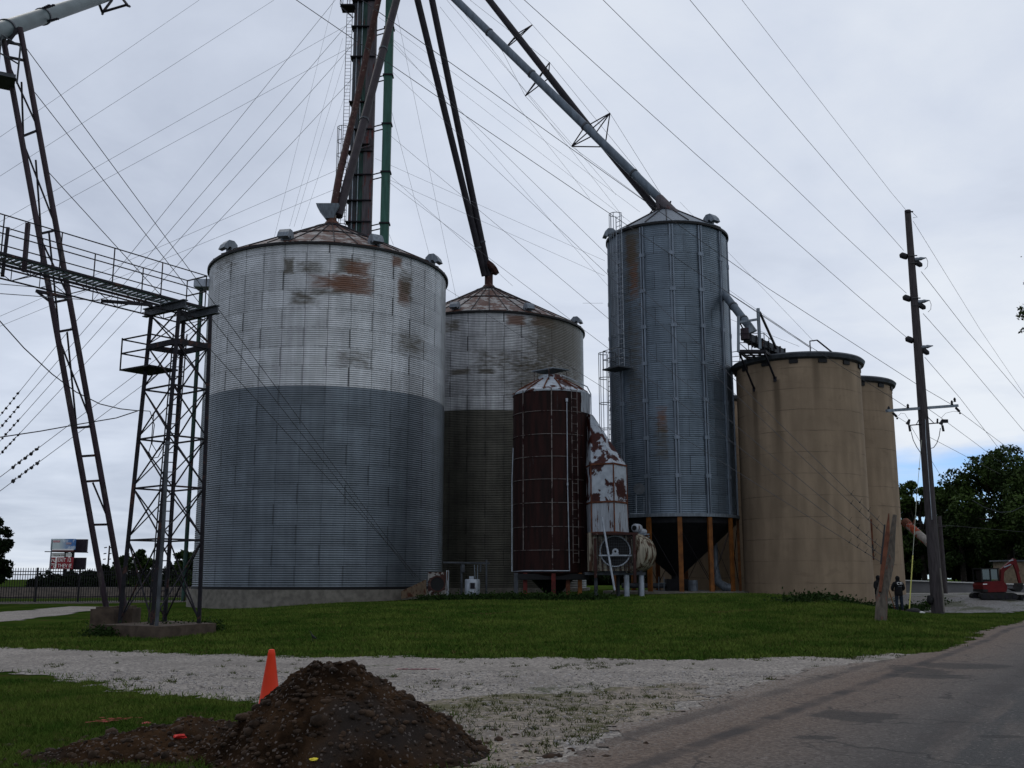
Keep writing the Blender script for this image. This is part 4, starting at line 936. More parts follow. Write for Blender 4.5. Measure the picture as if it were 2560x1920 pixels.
mb = MB(); a = P(2026, 878, S1.cy-S1.R+.3); mb.cyl(a, a+Vector((0, 0, .62)), .035, n=5); mb.beam(a+Vector((0, 0, .6)), a+Vector((.45, .1, .68)), .06); mb.beam(a+Vector((.45, .1, .68)), a+Vector((1.35, .2, -.05)), .07)
o = mb.build('roof_davit', M['steel_dark'], rp)
mb = MB()
for h in (0, .33, .66): mb.cyl(P(1822, 905, 70)+Vector((0, 0, h)), P(1850, 903, 62.5)+Vector((0, 0, h)), .025, n=5)
mb.cyl(P(1850, 903, 62.5)-Vector((0, 0, .3)), P(1850, 903, 62.5)+Vector((0, 0, .7)), .03, n=5)
mb.build('side_railing', M['steel_dark'], rp)
# ------------------------------------------------------------ wires
def wire(name, pts, rr, label, cat, group, sag=0., mat=None, n=5, clamps=None, csize=.085):
    pts = [Vector(p) for p in pts]
    if len(pts) == 2 and sag: 
        a, b_ = pts; pts = [a.lerp(b_, k/14)-Vector((0, 0, sag*4*(k/14)*(1-k/14))) for k in range(15)]
    mb = MB(); mb.tube(pts, rr, n)
    if not clamps:
        o = mb.build(name, mat or M['wire'], None, True); return tag(o, label, cat, group)
    root = thing(name, pts[0], label, cat, group); mb.build('strand', mat or M['wire'], root, True)
    for t in clamps:
        q = pts[0].lerp(pts[-1], t); mb = MB(); d_ = (pts[-1]-pts[0]).normalized(); mb.ico(q, csize, 0, .3); mb.beam(q, q+Vector((.1, 0, .15)), csize*.35); mb.build('clamp', M['cable'], root)
    return root
# steep guys of the elevator, anchored off to the left
LA = [((451, 480), (64, 960), 906, 'topmost'), ((508, 480), (95, 960), 890, 'second'), ((554, 480), (127, 960), 886, 'third'), ((615, 480), (165, 960), 884, 'lowest')]
for (ax, ay), (bx, by), tx, wd in LA:
    s = (ay-by)/(ax-bx); top = P(tx, ay+s*(tx-ax), YT-.5); gx_ = ax+(1455-ay)/s; bot = P(gx_, 1455, 52)
    q = [.0]; ring = []
    L_ = [(p_, (P(0, 0, 50)-P(0, 0, 50))) for p_ in ()]
    # fractions where the clamps sit (left frame edge)
    def fr_at(px):
        lo, hi = 0., 1.
        for _ in range(24):
            m = (lo+hi)/2; v = bot.lerp(top, m)-Vector((0, 0, EYE)); x_ = 1280+F*v.x/(v.y*cp+v.z*sp)
            if x_ < px: lo = m
            else: hi = m
        return lo
    wire('guy_wire', [bot, top], .016, f'{wd} of the four steep parallel guy wires at the left edge', 'guy wire', 'steep left guy wires', clamps=[fr_at(x) for x in (6, 15, 25, 35, 45)])
for (a, c, wd) in (((-60, 1238), (520, 800), 'upper'), ((-60, 1272), (525, 838), 'lower')):
    bot, top = P(*a, 40), P(*c, 66)
    wire('guy_wire', [bot, top], .014, f'{wd} wire of the low slanting pair passing behind the leaning frame', 'guy wire', 'low left guy wires', clamps=[.1+.018*k for k in range(5)])
def thin(a, c, ya, yc, label, rr=.012, grp='thin guy wires', sag=0.): return wire('guy_wire', [P(*a, ya), P(*c, yc)], rr, label, 'guy wire', grp, sag, mat=M['wire_pale'] if rr < .0125 else None)
thin((-40, 370), (498, 0), 60, 76, 'faint wire nearest the top left corner, running up to the top edge')
thin((-40, 466), (685, 0), 60, 76, 'faint wire below the corner one, reaching the top edge left of the elevator')
thin((-40, 577), (866, 64), 60, YT-.5, 'shallow faint wire from the left edge to the elevator platform')
thin((-40, 612), (883, 114), 60, YT-.5, 'shallow faint wire from the left edge to below the elevator platform')
thin((-40, 808), (843, 425), 62, YT-.5, 'low shallow wire ending mid-height on the elevator ladder cage')
thin((-40, 832), (850, 468), 62, YT-.5, 'lowest shallow wire ending just above the largest bin roof')
for (a, c, wd) in (((834, 0), (686, 592), 'leftmost'), ((857, 95), (724, 566), 'second from left'), ((883, 75), (735, 567), 'third from left'), ((880, 185), (753, 572), 'rightmost')):
    thin(c, a, B1.cy+3, YT-.3, f'{wd} of the steep faint wires dropping behind the largest bin roof', .009, 'steep wires behind the largest bin')
for (a, c, wd) in (((66, 121), (1040, 1443), 'upper'), ((87, 231), (1036, 1445), 'middle'), ((121, 430), (1052, 1450), 'lower')):
    thin(a, c, 29.8 if wd != 'lower' else 30.2, 55, f'{wd} wire from the leaning frame down across the face of the largest bin', .013, 'wires across the largest bin')
thin((0, 710), (113, 720), 27, 29.4, 'short level wire from the left edge to the leaning frame', .012); thin((0, 734), (250, 752), 27, 30, 'short level wire from the left edge to the catwalk bracket', .012)
# right of the elevator
for a, c, ya, yc, wd in (((974, 92), (1590, 566), YT, 88, 'wire from the green trunk ending behind the ribbed bin, upper one of a pair'), ((947, 43), (1600, 530), YT, 88, 'faint wire from the elevator top passing just over the ribbed bin'),
        ((974, 92), (1520, 715), YT, 84, 'wire from the green trunk dropping behind the left edge of the ribbed bin'), ((938, 396), (1512, 652), YT, 82, 'shallow wire leaving the elevator above the largest bin roof'),
        ((967, 432), (1282, 715), YT, 84, 'wire from the lowest green trunk flange to behind the rear bin'), ((970, 448), (1512, 690), YT, 84, 'faint shallow wire beneath the others, between elevator and ribbed bin'),
        ((990, 23), (1140, 743), YT, 88, 'steep wire dropping between the elevator and the dark spouts'), ((973, 255), (1074, 640), YT, 88, 'steep wire from the green trunk to behind the largest bin edge'),
        ((1100, 17), (1475, 497), 70, 84, 'thin wire left of the truss-braced spout, leftmost of three'), ((1117, 0), (1540, 487), 70, 84, 'thin wire left of the truss-braced spout, middle of three'), ((1135, 0), (1560, 545), 70, 84, 'thin wire left of the truss-braced spout, rightmost of three'),
        ((964, 564), (984, 613), YT, 84, 'tiny wire beside the foot of the green trunk'), ((1457, 758), (1508, 758), 84, 84, 'short level wire between the rear bin and the ribbed bin')):
    thin(a, c, ya, yc, wd, .011)
for pts, wd in (([(1273, 0, 71), (1331, 62, 70), (1525, 283, 65), (1690, 545, 63)], 'upper truss cable passing over the tips of the spout braces'), ([(1175, 0, 71), (1374, 156, 67.5), (1635, 477, 64)], 'middle truss cable touching the small middle brace'),
        ([(1140, 0, 71), (1256, 128, 70), (1313, 240, 67.5), (1429, 366, 65), (1610, 500, 63)], 'lower truss cable under the spout braces')):
    wire('truss_cable', [P(*p_) for p_ in pts], .012, wd, 'cable', 'spout truss cables')
for a, c, yc, wd in (((1815, 729), (2023, 868), 61, 'upper strong wire'), ((1817, 721), (2030, 872), 61, 'faint twin wire'), ((1820, 796), (1998, 866), 61, 'lower faint wire')):
    thin(a, c, 66, yc, f'{wd} from behind the ribbed bin to the biggest silo roof', .016 if 'strong' in wd else .010, 'wires to the silo roof')
thin((1700, 505), (2035, 854), 80, 68, 'faint long wire falling to the davit on the biggest silo', .010)
# to the leaning post
for (sx, sy), (ex, ey), wd in (((965, 95), (2213, 1318), 'topmost'), ((965, 165), (2212, 1338), 'second'), ((965, 330), (2207, 1372), 'third'), ((965, 450), (2206, 1390), 'fourth'), ((985, 640), (2203, 1406), 'lowest')):
    a, c = P(ex, ey, 41.6), P(sx, sy, YT-.8)
    wire('guy_wire', [a, c], .012, f'{wd} of five guy wires fanning down to the leaning wooden post', 'guy wire', 'guy wires to the leaning post', clamps=[.008+.009*k for k in range(4)], csize=.034)
# ------------------------------------------------------------ utility pole
YP = 49.0; zb = Z(P(2345, 1528, YP).x, YP); px_, zt = P(2345, 1528, YP).x, P(2272, 526, YP).z
ru = thing('utility_pole', (px_, YP, zb), 'tallest wooden utility pole with a crossarm, at the right of the silos', 'utility pole')
def pol(py, dx=0, dy=0, py0=None): return Vector((px_+dx, YP+dy, P(2300, py, YP).z))
mb = MB(); mb.tube([(px_, YP, zb-.3), (px_, YP, zb+1), (px_, YP, (zb+zt)/2), (px_, YP, zt)], [.31, .285, .225, .15], 16); mb.build('pole_shaft', M['wood'], ru, True, 50)
for k, py in enumerate((634, 740)):
    q = pol(py+8); mb = MB(); mb.lathe([(.02, -.22), (.14, -.20), (.155, -.05), (.15, .12), (.05, .2)], q+Vector((-.32, .15, .1)), 14, axis=(-.6, .5, .45)); mb.build('insulator', M['cable'], ru, True, 60)
    mb = MB(); mb.lathe([(.02, -.24), (.13, -.22), (.14, -.03), (.12, .14), (.04, .22)], pol(py+27)+Vector((.30, -.1, 0)), 14, axis=(.5, -.4, -.6)); mb.build('insulator', M['cable'], ru, True, 60)
    mb = MB(); mb.lathe([(.09, 0), (.10, .1), (.08, .2), (.09, .3), (.05, .42), (.02, .55)], pol(py+17)+Vector((.12, -.1, 0)), 12, axis=(1, -.25, .12)); mb.build('post_insulator', M['galv'], ru, True, 60)
    mb = MB(); a = pol(py+15)+Vector((.66, -.22, .02)); c = pol(py+44)+Vector((.5, -.3, 0)); mb.tube([a, a+Vector((.06, 0, -.2)), a+Vector((.02, 0, -.45)), c], .012, 5); mb.cyl(pol(py+8, -.2, -.2), pol(py+8, .22, -.2), .03, n=6); mb.cyl(pol(py+26, -.22, -.2), pol(py+26, .2, -.2), .02, n=6); mb.build('jumper', M['wire'], ru)
q = pol(852); mb = MB(); mb.lathe([(.02, -.22), (.14, -.20), (.155, -.05), (.15, .12), (.05, .2)], q+Vector((-.34, .15, .1)), 14, axis=(-.6, .5, .45)); mb.build('insulator', M['cable'], ru, True, 60)
mb = MB(); mb.lathe([(.09, 0), (.10, .1), (.08, .2), (.09, .3), (.05, .42), (.02, .55)], pol(870)+Vector((.12, -.1, 0)), 12, axis=(1, -.25, .12)); mb.build('post_insulator', M['galv'], ru, True, 60)
mb = MB(); mb.lathe([(.02, -.24), (.13, -.22), (.14, -.03), (.12, .14), (.04, .22)], pol(880)+Vector((.30, -.1, 0)), 14, axis=(.5, -.4, -.6)); mb.build('insulator', M['cable'], ru, True, 60)
mb = MB(); mb.cyl(pol(532, -.2, -.16), pol(532, .2, -.16), .04, n=6); mb.tube([pol(528, .1, -.1), pol(545, .42, -.1), pol(546, .2, -.1)], .012, 4); mb.build('top_bracket', M['steel_dark'], ru)
ca, cb = P(2216, 1027, YP-.9), P(2394, 1014, YP+.9); mb = MB(); mb.beam(ca, cb, .12, .13); mb.build('crossarm', M['galv'], ru)
for px, py, dy in ((2222, 1026, 0), (2270, 1020, 0), (2380, 1011, 0), (2387, 1004, .2)):
    q = P(px, py, YP-.6 if px < 2300 else YP+.7); mb = MB(); mb.lathe([(.03, -.08), (.07, -.05), (.05, 0), (.07, .05), (.03, .14)], q+Vector((0, 0, .06)), 8); mb.build('insulator', M['cable'], ru, True, 60)
for px, py, p2x, p2y in ((2233, 1033, 2241, 1041), (2390, 1020, 2398, 1028)):
    yy = YP-.7 if px < 2300 else YP+.7; mb = MB(); mb.cyl(P(px, py, yy), P(p2x, p2y, yy+.2), .06, n=8); mb.ico(P(p2x+2, p2y+5, yy+.2), .05, 1, 0); mb.build('strain_insulator', M['cable'], ru, True, 60)
mb = MB(); e1_, e2_ = P(2277, 1063, YP-.3), P(2350, 1057, YP+.3); mb.beam(e1_, e2_, .05); mb.cyl(P(2291, 1061, YP-.25), P(2299, 1045, YP-.15), .02, n=5); mb.cyl(P(2335, 1058, YP-.2), P(2318, 1041, YP-.2), .02, n=5); mb.build('bracket_arm', M['steel_dark'], ru)
for sx, mt in ((2273, M['cable']), (2356, M['galv'])):
    yy = YP-.4 if sx < 2300 else YP+.2; q = P(sx, 1058, yy); mb = MB()
    mb.cyl(q+Vector((.03, 0, .18)), q+Vector((-.08, 0, -.05)), .05, .1, 8); mb.cyl(q+Vector((0, 0, -.1)), q+Vector((.04, 0, -.4)), .045, n=8); mb.cyl(q+Vector((-.06, 0, 0)), q+Vector((-.02, 0, -.4)), .02, n=6)
    if sx > 2300: mb.box(q+Vector((.12, 0, .1)), (.28, .15, .16)); mb.cyl(q+Vector((-.25, 0, -.02)), q+Vector((-.22, 0, .22)), .045, n=8)
    mb.build('fuse_cutout', M['cable'], ru)
mb = MB(); q1 = [P(*p_, YP-.35) for p_ in ((2278, 1080), (2283, 1100), (2292, 1118), (2304, 1135))]; mb.tube(q1, .018, 5)
q2 = [P(*p_, YP-.3) for p_ in ((2351, 1070), (2348, 1090), (2342, 1108), (2334, 1119), (2326, 1121))]; mb.tube(q2, .018, 5)
mb.tube([P(*p_, YP-.3) for p_ in ((2246, 1040), (2252, 1033), (2262, 1034), (2272, 1050))], .008, 4); mb.tube([P(*p_, YP+.2) for p_ in ((2352, 1046), (2364, 1033), (2384, 1028), (2396, 1030))], .008, 4)
mb.build('drop_cables', M['cable'], ru)
mb = MB(); mb.tube([pol(1050, -.02, -.26), pol(1092, -.06, -.27), pol(1300, -.08, -.30)], .02, 5); mb.build('ground_rod', M['galv_light'], ru)
mb = MB(); mb.tube([P(2350, 1420, YP-.4), P(2357, 1480, YP-.42), P(2361, 1530, YP-.45)], .035, 6); mb.build('guard_strip', M['conc'], ru)
mb = MB(); mb.ico((px_-.36, YP-.1, zb+.65), .16, 1, .1, (1, 1, 1.5)); mb.build('meter_box', M['black'], ru)
# power lines
YW = 20.0
def pw(pts, rr, label, grp='power lines to the utility pole'): return wire('power_line', [P(*p_) for p_ in pts], rr, label, 'power line', grp)
pw([(700, -28, 29), (741, 0, 29.6), (1100, 246, 35), (1444, 480, 40), (1780, 705, 44.5), (2071, 896, 47.8), (2231, 995, 49), (2269, 1020, 48.6)], .0125, 'strong dark line from left of the elevator top to the crossarm middle')
pw([(860, -32, 29), (905, 0, 29.6), (1280, 266, 35), (1580, 480, 40), (1919, 720, 45), (2291, 960, 49.3), (2380, 1012, 49.7)], .0125, 'strong dark line crossing the elevator to the right end of the crossarm')
pw([(1260, -46, 30), (1311, 0, 31), (1740, 386, 39), (2140, 736, 46.5), (2248, 828, 48.5), (2272, 848, 48.9)], .011, 'line to the lowest of three black insulators on the pole')
pw([(1450, -54, 30), (1508, 0, 31), (1740, 230, 36), (2100, 579, 45), (2266, 733, 48.9)], .0105, 'line to the middle black insulator on the pole')
pw([(1680, -52, 33), (1725, 0, 34), (1914, 228, 40), (2130, 480, 46), (2259, 626, 48.9)], .0105, 'line to the uppermost black insulator on the pole')
pw([(1820, -46, 35), (1855, 0, 36), (2050, 252, 43), (2227, 480, 48), (2268, 529, 49)], .008, 'faint topmost line ending at the pole tip')
pw([(2283, 553, 49), (2451, 825, 62), (2560, 985, 71), (2700, 1180, 80)], .009, 'faint topmost line leaving the pole tip to the right')
pw([(2303, 679, 49), (2416, 825, 57), (2560, 995, 66), (2700, 1150, 75)], .013, 'upper strong line leaving the pole to the right')
pw([(2308, 784, 49), (2400, 888, 57), (2560, 1078, 68), (2700, 1230, 80)], .013, 'middle strong line leaving the pole to the right')
pw([(2312, 893, 49), (2400, 995, 57), (2490, 1112, 66), (2600, 1230, 76)], .012, 'lower strong line leaving the pole to the right')
pw([(2398, 1029, 50), (2480, 1090, 60), (2560, 1150, 70)], .012, 'line from the right crossarm tip into the trees')
pw([(2322, 1023, 49), (2352, 1044, 52), (2440, 1109, 62), (2520, 1170, 70)], .012, 'line from the crossarm middle to the trees')
pw([(2322, 1092, 49), (2415, 1141, 62), (2500, 1185, 70)], .011, 'low line from the pole shaft into the tree crown')
pw([(2240, 1040, 49), (2275, 1062, 52), (2352, 1190, 66), (2400, 1240, 75)], .010, 'thin line from the left crossarm tip passing behind the pole')
pw([(2290, 1308, 62), (2400, 1316, 62), (2560, 1330, 62), (2700, 1345, 62)], .010, 'nearly level pale line in front of the dark trees'); 
wire('power_line', [P(*p_, 45) for p_ in ((2430, 1250), (2460, 1268), (2500, 1281), (2530, 1279), (2560, 1264), (2620, 1215))], .014, 'slack hanging cable loop in front of the dark trees', 'cable', 'power lines to the utility pole', mat=M['galv_dark'])
wire('service_drop', [P(*p_) for p_ in ((-60, 735, 26), (0, 803, 27), (60, 870, 28), (130, 935, 29), (190, 980, 29.8), (250, 1010, 30.2), (300, 1022, 30.5), (345, 1027, 30.7))], .016, 'black drooping cable from the left edge to the lattice tower, upper one', 'cable', 'service cables to the lattice tower', mat=M['cable'])
wire('service_drop', [P(*p_) for p_ in ((-60, 1099, 26), (0, 1093, 27), (100, 1078, 28.5), (200, 1060, 29.5), (290, 1045, 30.3), (345, 1027, 30.7))], .016, 'lower black cable, nearly level, from the left edge to the lattice tower', 'cable', 'service cables to the lattice tower', mat=M['cable'])

# ------------------------------------------------------------ posts near the pole
q = G(2200, 1552); rl = thing('wooden_post', q, 'leaning split wooden post with a rusty red steel strip, anchoring the guy wires', 'post')
a = Vector((q.x, q.y, q.z-.2)); c = P(2225, 1400, q.y+.9); e1_ = P(2237, 1288, q.y+1.3)
mb = MB(); mb.tube([a, P(2206, 1480, q.y+.3), c, P(2231, 1340, q.y+1.1), e1_], [.20, .19, .16, .10, .07], 12); mb.build('post_shaft', M['wood_post'], rl, True, 50)
mb = MB(); mb.tube([P(2200, 1480, q.y+.1), P(2207, 1420, q.y+.4), P(2218, 1340, q.y+.8), P(2222, 1284, q.y+1.0)], [.05, .08, .09, .02], 6); mb.build('steel_strip', M['rust'], rl)
mb = MB(); mb.tube([P(2202, 1410, q.y+.2), P(2206, 1370, q.y+.3), P(2212, 1312, q.y+.5)], .03, 5); mb.build('anchor_bar', M['cable'], rl)
g_ = cyl_hit(2176, 1340, S1.cx, S1.cy, S1.R)[2]; rb_ = thing('steel_bracket', g_, 'rusty upright steel bracket on the right edge of the biggest silo', 'bracket')
yy = 60.5; mb = MB(); mb.beam(P(2176, 1298, yy), P(2182, 1400, yy), .10, .16, up=(1, 0, 0)); mb.build('bar', M['rust'], rb_)
mb = MB(); mb.box(P(2176, 1372, yy-.1), (.28, .2, .5)); mb.build('plate', M['cable'], rb_)
q2 = G(2364, 1477); rq = thing('utility_pole', (P(2364, 1480, 72).x, 72, .6), 'thinner distant wooden pole just right of the tallest utility pole', 'utility pole')
mb = MB(); x_ = P(2363, 1478, 72).x; mb.tube([(x_, 72, .5), (x_, 72, P(2347, 1290, 72).z)], [.17, .13], 10); mb.build('pole_shaft', M['wood'], rq, True, 50)
mb = MB(); mb.beam((x_-.3, 71.8, 5.2), (x_+.3, 71.8, 5.2), .06); mb.build('crossarm', M['wood'], rq)
rr_ = thing('auger_tube', P(2300, 1345, 58), 'slanting orange-red rusty tube between the silos and the utility pole', 'auger')
mb = MB(); mb.cyl(P(2262, 1305, 58), P(2330, 1365, 56), .22, n=12); mb.build('tube', simple('auger_paint', (.20, .18, .16), .7, 0, .3, 3, rust=(.24, .045, .018), rth=.45, rs=1.3), rr_, True)
mb = MB(); mb.cyl(P(2262, 1305, 58), P(2272, 1314, 57.7), .26, n=12); mb.beam(P(2278, 1318, 57.4), P(2287, 1300, 57.4), .07); mb.build('end_flange', M['rust'], rr_)
mb = MB(); mb.beam(P(2330, 1365, 56), P(2338, 1480, 55), .08); mb.build('support_leg', M['rust'], rr_)
# ------------------------------------------------------------ rusty dryer tower
D = Bin(); D.cx, D.cy, D.R = cyl_from((1283, 1200), (1476, 1200), 54.6); D.z0 = Z(D.cx, D.cy-D.R)
yd = D.cy-D.R
D.ze = cyl_hit(1380, 972, D.cx, D.cy, D.R)[1]; zbot = cyl_hit(1380, 1432, D.cx, D.cy, D.R)[1]
rd_ = thing('grain_dryer', (D.cx, D.cy, D.z0), 'dark rust-red round grain dryer with pale straps and a peeling white duct', 'grain dryer')
mb = MB(); mb.lathe([(D.R*.9, zbot-.15), (D.R, zbot), (D.R, D.ze)], (D.cx, D.cy, 0), 64); mb.build('shell', M['rustdark'], rd_, True, 30)
for py in (1026, 1084, 1140, 1197, 1256, 1316, 1375):
    z = cyl_hit(1380, py, D.cx, D.cy, D.R)[1]; mb = MB(); mb.lathe([(D.R, z-.014), (D.R+.03, z-.014), (D.R+.03, z+.014), (D.R, z+.014)], (D.cx, D.cy, 0), 64, a0=-PI*1.02, a1=-PI*.22); mb.build('strap', M['strap'], rd_)
for px, y0, y1 in ((1309, 975, 1375), (1380, 970, 1428)):
    a, z, q = cyl_hit(px, 1200, D.cx, D.cy, D.R); o = Vector((math.cos(a), math.sin(a), 0)); za, zb_ = P(px, y0, q.y).z, P(px, y1, q.y).z
    mb = MB(); mb.box(Vector((D.cx, D.cy, (za+zb_)/2))+o*(D.R+.03), (.05, .055 if px > 1350 else .03, za-zb_), rz=a); mb.build('strap', M['strap'], rd_)
c = Vector((D.cx, D.cy, 0)); zn = P(1385, 952, D.cy).z
mb = MB(); mb.lathe([(D.R+.06, D.ze-.08), (D.R+.08, D.ze+.02), (D.R*.78, D.ze+(zn-D.ze)*.42), (D.R*.36, zn), (D.R*.33, zn+.25)], c, 14); rr2 = mb.build('roof', M['whiterust'], rd_)
mb = MB()
for k in range(14):
    a = 2*PI*k/14; o = Vector((math.cos(a), math.sin(a), 0)); mb.beam(c+o*(D.R+.05)+Vector((0, 0, D.ze+.04)), c+o*D.R*.78+Vector((0, 0, D.ze+(zn-D.ze)*.42+.04)), .06); mb.beam(c+o*D.R*.78+Vector((0, 0, D.ze+(zn-D.ze)*.42+.04)), c+o*D.R*.36+Vector((0, 0, zn+.03)), .06)
mb.build('roof_ribs', M['rust'], rr2)
mb = MB(); zc_ = zn+.42; hw = 1.05
K = [c+Vector((x*hw-.05, y*hw, zc_+h)) for x, y, h in ((-1, -.5, 0), (.15, -1, .1), (1.05, .1, .2), (-.1, .9, .1))]; mb.prism(K, (0, 0, .05)); ap = c+Vector((.1, 0, zc_+.38))
mb.add(K+[ap], [(0, 1, 4), (1, 2, 4), (2, 3, 4), (3, 0, 4)]); mb.build('rain_cap', M['galv'], rd_)
mb = MB()
for x, y in ((-.95, -.45), (-.15, -.95), (.9, .1), (-.05, .8)): mb.cyl(c+Vector((x, y, zn-.5)), c+Vector((x, y, zc_+.12)), .035, n=5)
mb.build('cap_posts', M['strap'], rd_)
a, z, q = cyl_hit(1438, 1200, D.cx, D.cy, D.R+.15); o = Vector((math.cos(a), math.sin(a), 0)); s = Vector((-o.y, o.x, 0)); lz0, lz1 = P(1438, 1408, q.y).z, D.ze-.02
mb = MB(); ladder(mb, Vector((q.x, q.y, lz0)), Vector((q.x, q.y, lz1)), side=s, w_=.36, r=.022, step=.46); mb.build('ladder', M['strap'], rd_)
mb = MB(); yy = yd-.05; mb.tube([P(1283, 1120, yd+1.4), P(1280, 1200, yd+1.4), P(1280, 1429, yd+.9), P(1310, 1427, yd+.3), P(1380, 1427, yd-.06), P(1424, 1427, yd+.1)], .03, 6); mb.tube([P(1424, 1428, yd+.1), P(1419, 1210, yd+.08), P(1417, 1000, yd+.08)], .03, 6)
mb.box(P(1417, 1000, yd+.03), (.12, .1, .18)); mb.box(P(1419, 1210, yd+.03), (.08, .08, .16)); mb.build('pipe_frame', M['galv_light'], rd_)
mb = MB(); mb.tube([P(1405, 938, D.cy-1.2), P(1448, 957, D.cy-1.3), P(1468, 967, D.cy-1.3), P(1477, 985, D.cy-1.2), P(1478, 1045, D.cy-1.2)], .035, 6); mb.build('vent_pipe', M['galv_light'], rd_, True)
a0_, a1_ = cyl_hit(1451, 1000, D.cx, D.cy, D.R)[0], cyl_hit(1476, 1000, D.cx, D.cy, D.R+.04)[0]+.35
z = P(1460, 1034, yd+1.3).z; mb = MB(); mb.lathe([(D.R+.04, z), (D.R+.05, D.ze-.04), (D.R-.1, D.ze-.04), (D.R-.1, z)], c, 10, a0=a0_, a1=a1_); mb.build('shell_panel', M['whiteclean'], rd_)
for px, py, mt in ((1290, 1490, 'galv_dark'), (1313, 1488, 'red'), (1384, 1495, 'red'), (1450, 1490, 'orange'), (1420, 1478, 'rust')):
    yq = yd+.6 if px != 1384 else yd+.15; b0 = P(px, py, yq); mb = MB(); mb.box((b0.x, yq, (b0.z-.3+zbot)/2), (.22, .22, zbot-b0.z+.3)); mb.build('leg', M[mt], rd_)
mb = MB(); mb.box((D.cx, D.cy, zbot-.2), (D.R*1.75, D.R*1.75, .3)); mb.build('base_frame', M['black'], rd_)
mb = MB(); mb.lathe([(.25, D.z0), (1.3, zbot-.2)], c, 12); mb.build('discharge_cone', M['black'], rd_)
# white duct
def plan(py, pts): return [P(px, py, y) for px, y in pts]
base = [(1458, 56.4), (1478, 54.3), (1535, 53.6), (1568, 54.9), (1568, 57.2), (1458, 57.6)]
L1 = [P(1456, 1040, 56.4), P(1478, 1075, 55.8), P(1486, 1042, 55.9), P(1490, 1048, 56.4), P(1490, 1042, 57.2), P(1456, 1038, 57.6)]
mb = MB(); topo = [P(1455, 1034, 56.3), P(1476, 1036, 55.4), P(1481, 1037, 55.6), P(1484, 1040, 56.2), P(1484, 1040, 57.2), P(1455, 1034, 57.6)]
zl = {py: P(1535, py, 53.6).z for py in (1158, 1256, 1262, 1328)}
def lev(z, k=1.0, dx=0): 
    out = []
    for px, y in base: q = P(px, 1250, y); out.append(Vector((q.x+dx, y, z)))
    return out
mb.loft([lev(zl[1158]), [Vector((q.x, q.y, P(q.x, 0, 1).z if False else t.z)) for q, t in zip(topo, topo)]]); mb.build('duct_slope', M['whiterust'], rd_)
mb = MB(); mb.loft([lev(zl[1256]), lev(zl[1158]-.01)]); mb.build('duct_box', M['whiterust'], rd_)
mb = MB(); mb.loft([lev(zl[1328], dx=.05), lev(zl[1256]-.01)]); mb.build('duct_lower', M['whiteclean'], rd_)
mb = MB()
for z in (zl[1158], zl[1256]+.06, zl[1328]-.05):
    L = lev(z); cc_ = sum(L, Vector())/6; mb.loft([[cc_+(q-cc_)*1.03-Vector((0, 0, .05)) for q in L], [cc_+(q-cc_)*1.03+Vector((0, 0, .04)) for q in L]])
for i in (1, 2, 3): a_ = lev(zl[1328])[i]; mb.beam(a_, lev(zl[1158])[i], .07)
mb.build('duct_seams', M['rust'], rd_)
mb = MB(); L = lev(0); zA, zB = zl[1328]-1.3, zl[1328]-.1
mb.loft([[Vector((q.x, q.y, zA)) for q in (P(1490, 1400, 55), P(1508, 1400, 54.2), P(1508, 1400, 56), P(1490, 1400, 56.5))], [Vector((q.x, q.y, zB)) for q in (P(1480, 1340, 54.8), P(1506, 1340, 53.9), P(1506, 1340, 56), P(1480, 1340, 56.5))]]); mb.build('side_chute', M['whiterust'], rd_)
# centrifugal fan
ff = P(1537, 1378, 53.3); ax = Vector((.62, .78, 0)).normalized(); Rf = 1.02
mb = MB(); prof = [(.55, -.02), (.74, 0), (.9, .03), (Rf, .12), (Rf, 1.05), (.93, 1.45), (.6, 1.6)]; mb.lathe(prof, ff+Vector((.62, .25, -.08)), 36, axis=ax); fan = mb.build('fan_housing', M['fanpaint'], rd_, True, 40)
mb = MB(); mb.box(ff+Vector((-.17, .75, -.02)), (2.3, 1.3, 1.95)); mb.build('fan_box', M['fanpaint'], rd_)
mb = MB(); mb.lathe([(0, -.03), (.80, -.03), (.80, .03)], ff+Vector((.02, .05, 0)), 30, axis=(.12, 1, 0)); mb.build('fan_opening_shade', M['black'], rd_)  # solid black disc, its colour stands for the shade inside the housing
mb = MB(); mb.lathe([(.74, -.12), (.80, -.14), (.80, .05), (.74, .05)], ff+Vector((.02, 0, 0)), 30, axis=(.12, 1, 0)); mb.build('fan_inlet', M['galv_light'], rd_, True)
mb = MB(); fx = Vector((1, -.12, 0)).normalized()
for x in np.arange(-.98, .99, .09): mb.cyl(ff+fx*x+Vector((-.02, -.22, -1.02)), ff+fx*x+Vector((-.02, -.22, .80)), .006, n=4)
for z in np.arange(-1.02, .84, .14): mb.cyl(ff-fx*.98+Vector((-.02, -.22, z)), ff+fx*.98+Vector((-.02, -.22, z)), .006, n=4)
mb.build('grille', M['galv_dark'], rd_)
mb = MB()
for x in (-1.0, 1.0): mb.box(ff+fx*x+Vector((-.02, -.16, -.35)), (.14, .16, 2.5 if x > 0 else 2.0))
mb.box(ff+Vector((0, -.12, .88)), (2.3, .5, .12)); mb.build('grille_frame', M['spout_rust'], rd_)
mb = MB(); mb.box(ff+Vector((0, -.27, -.22)), (1.7, .05, .07)); mb.lathe([(.06, -.04), (.16, -.04), (.16, .05), (.06, .05)], ff+Vector((0, -.28, -.02)), 14, axis=(0, 1, 0)); mb.box(ff+Vector((0, -.27, -.15)), (.36, .05, .08)); mb.build('bearing_bar', M['galv_light'], rd_)
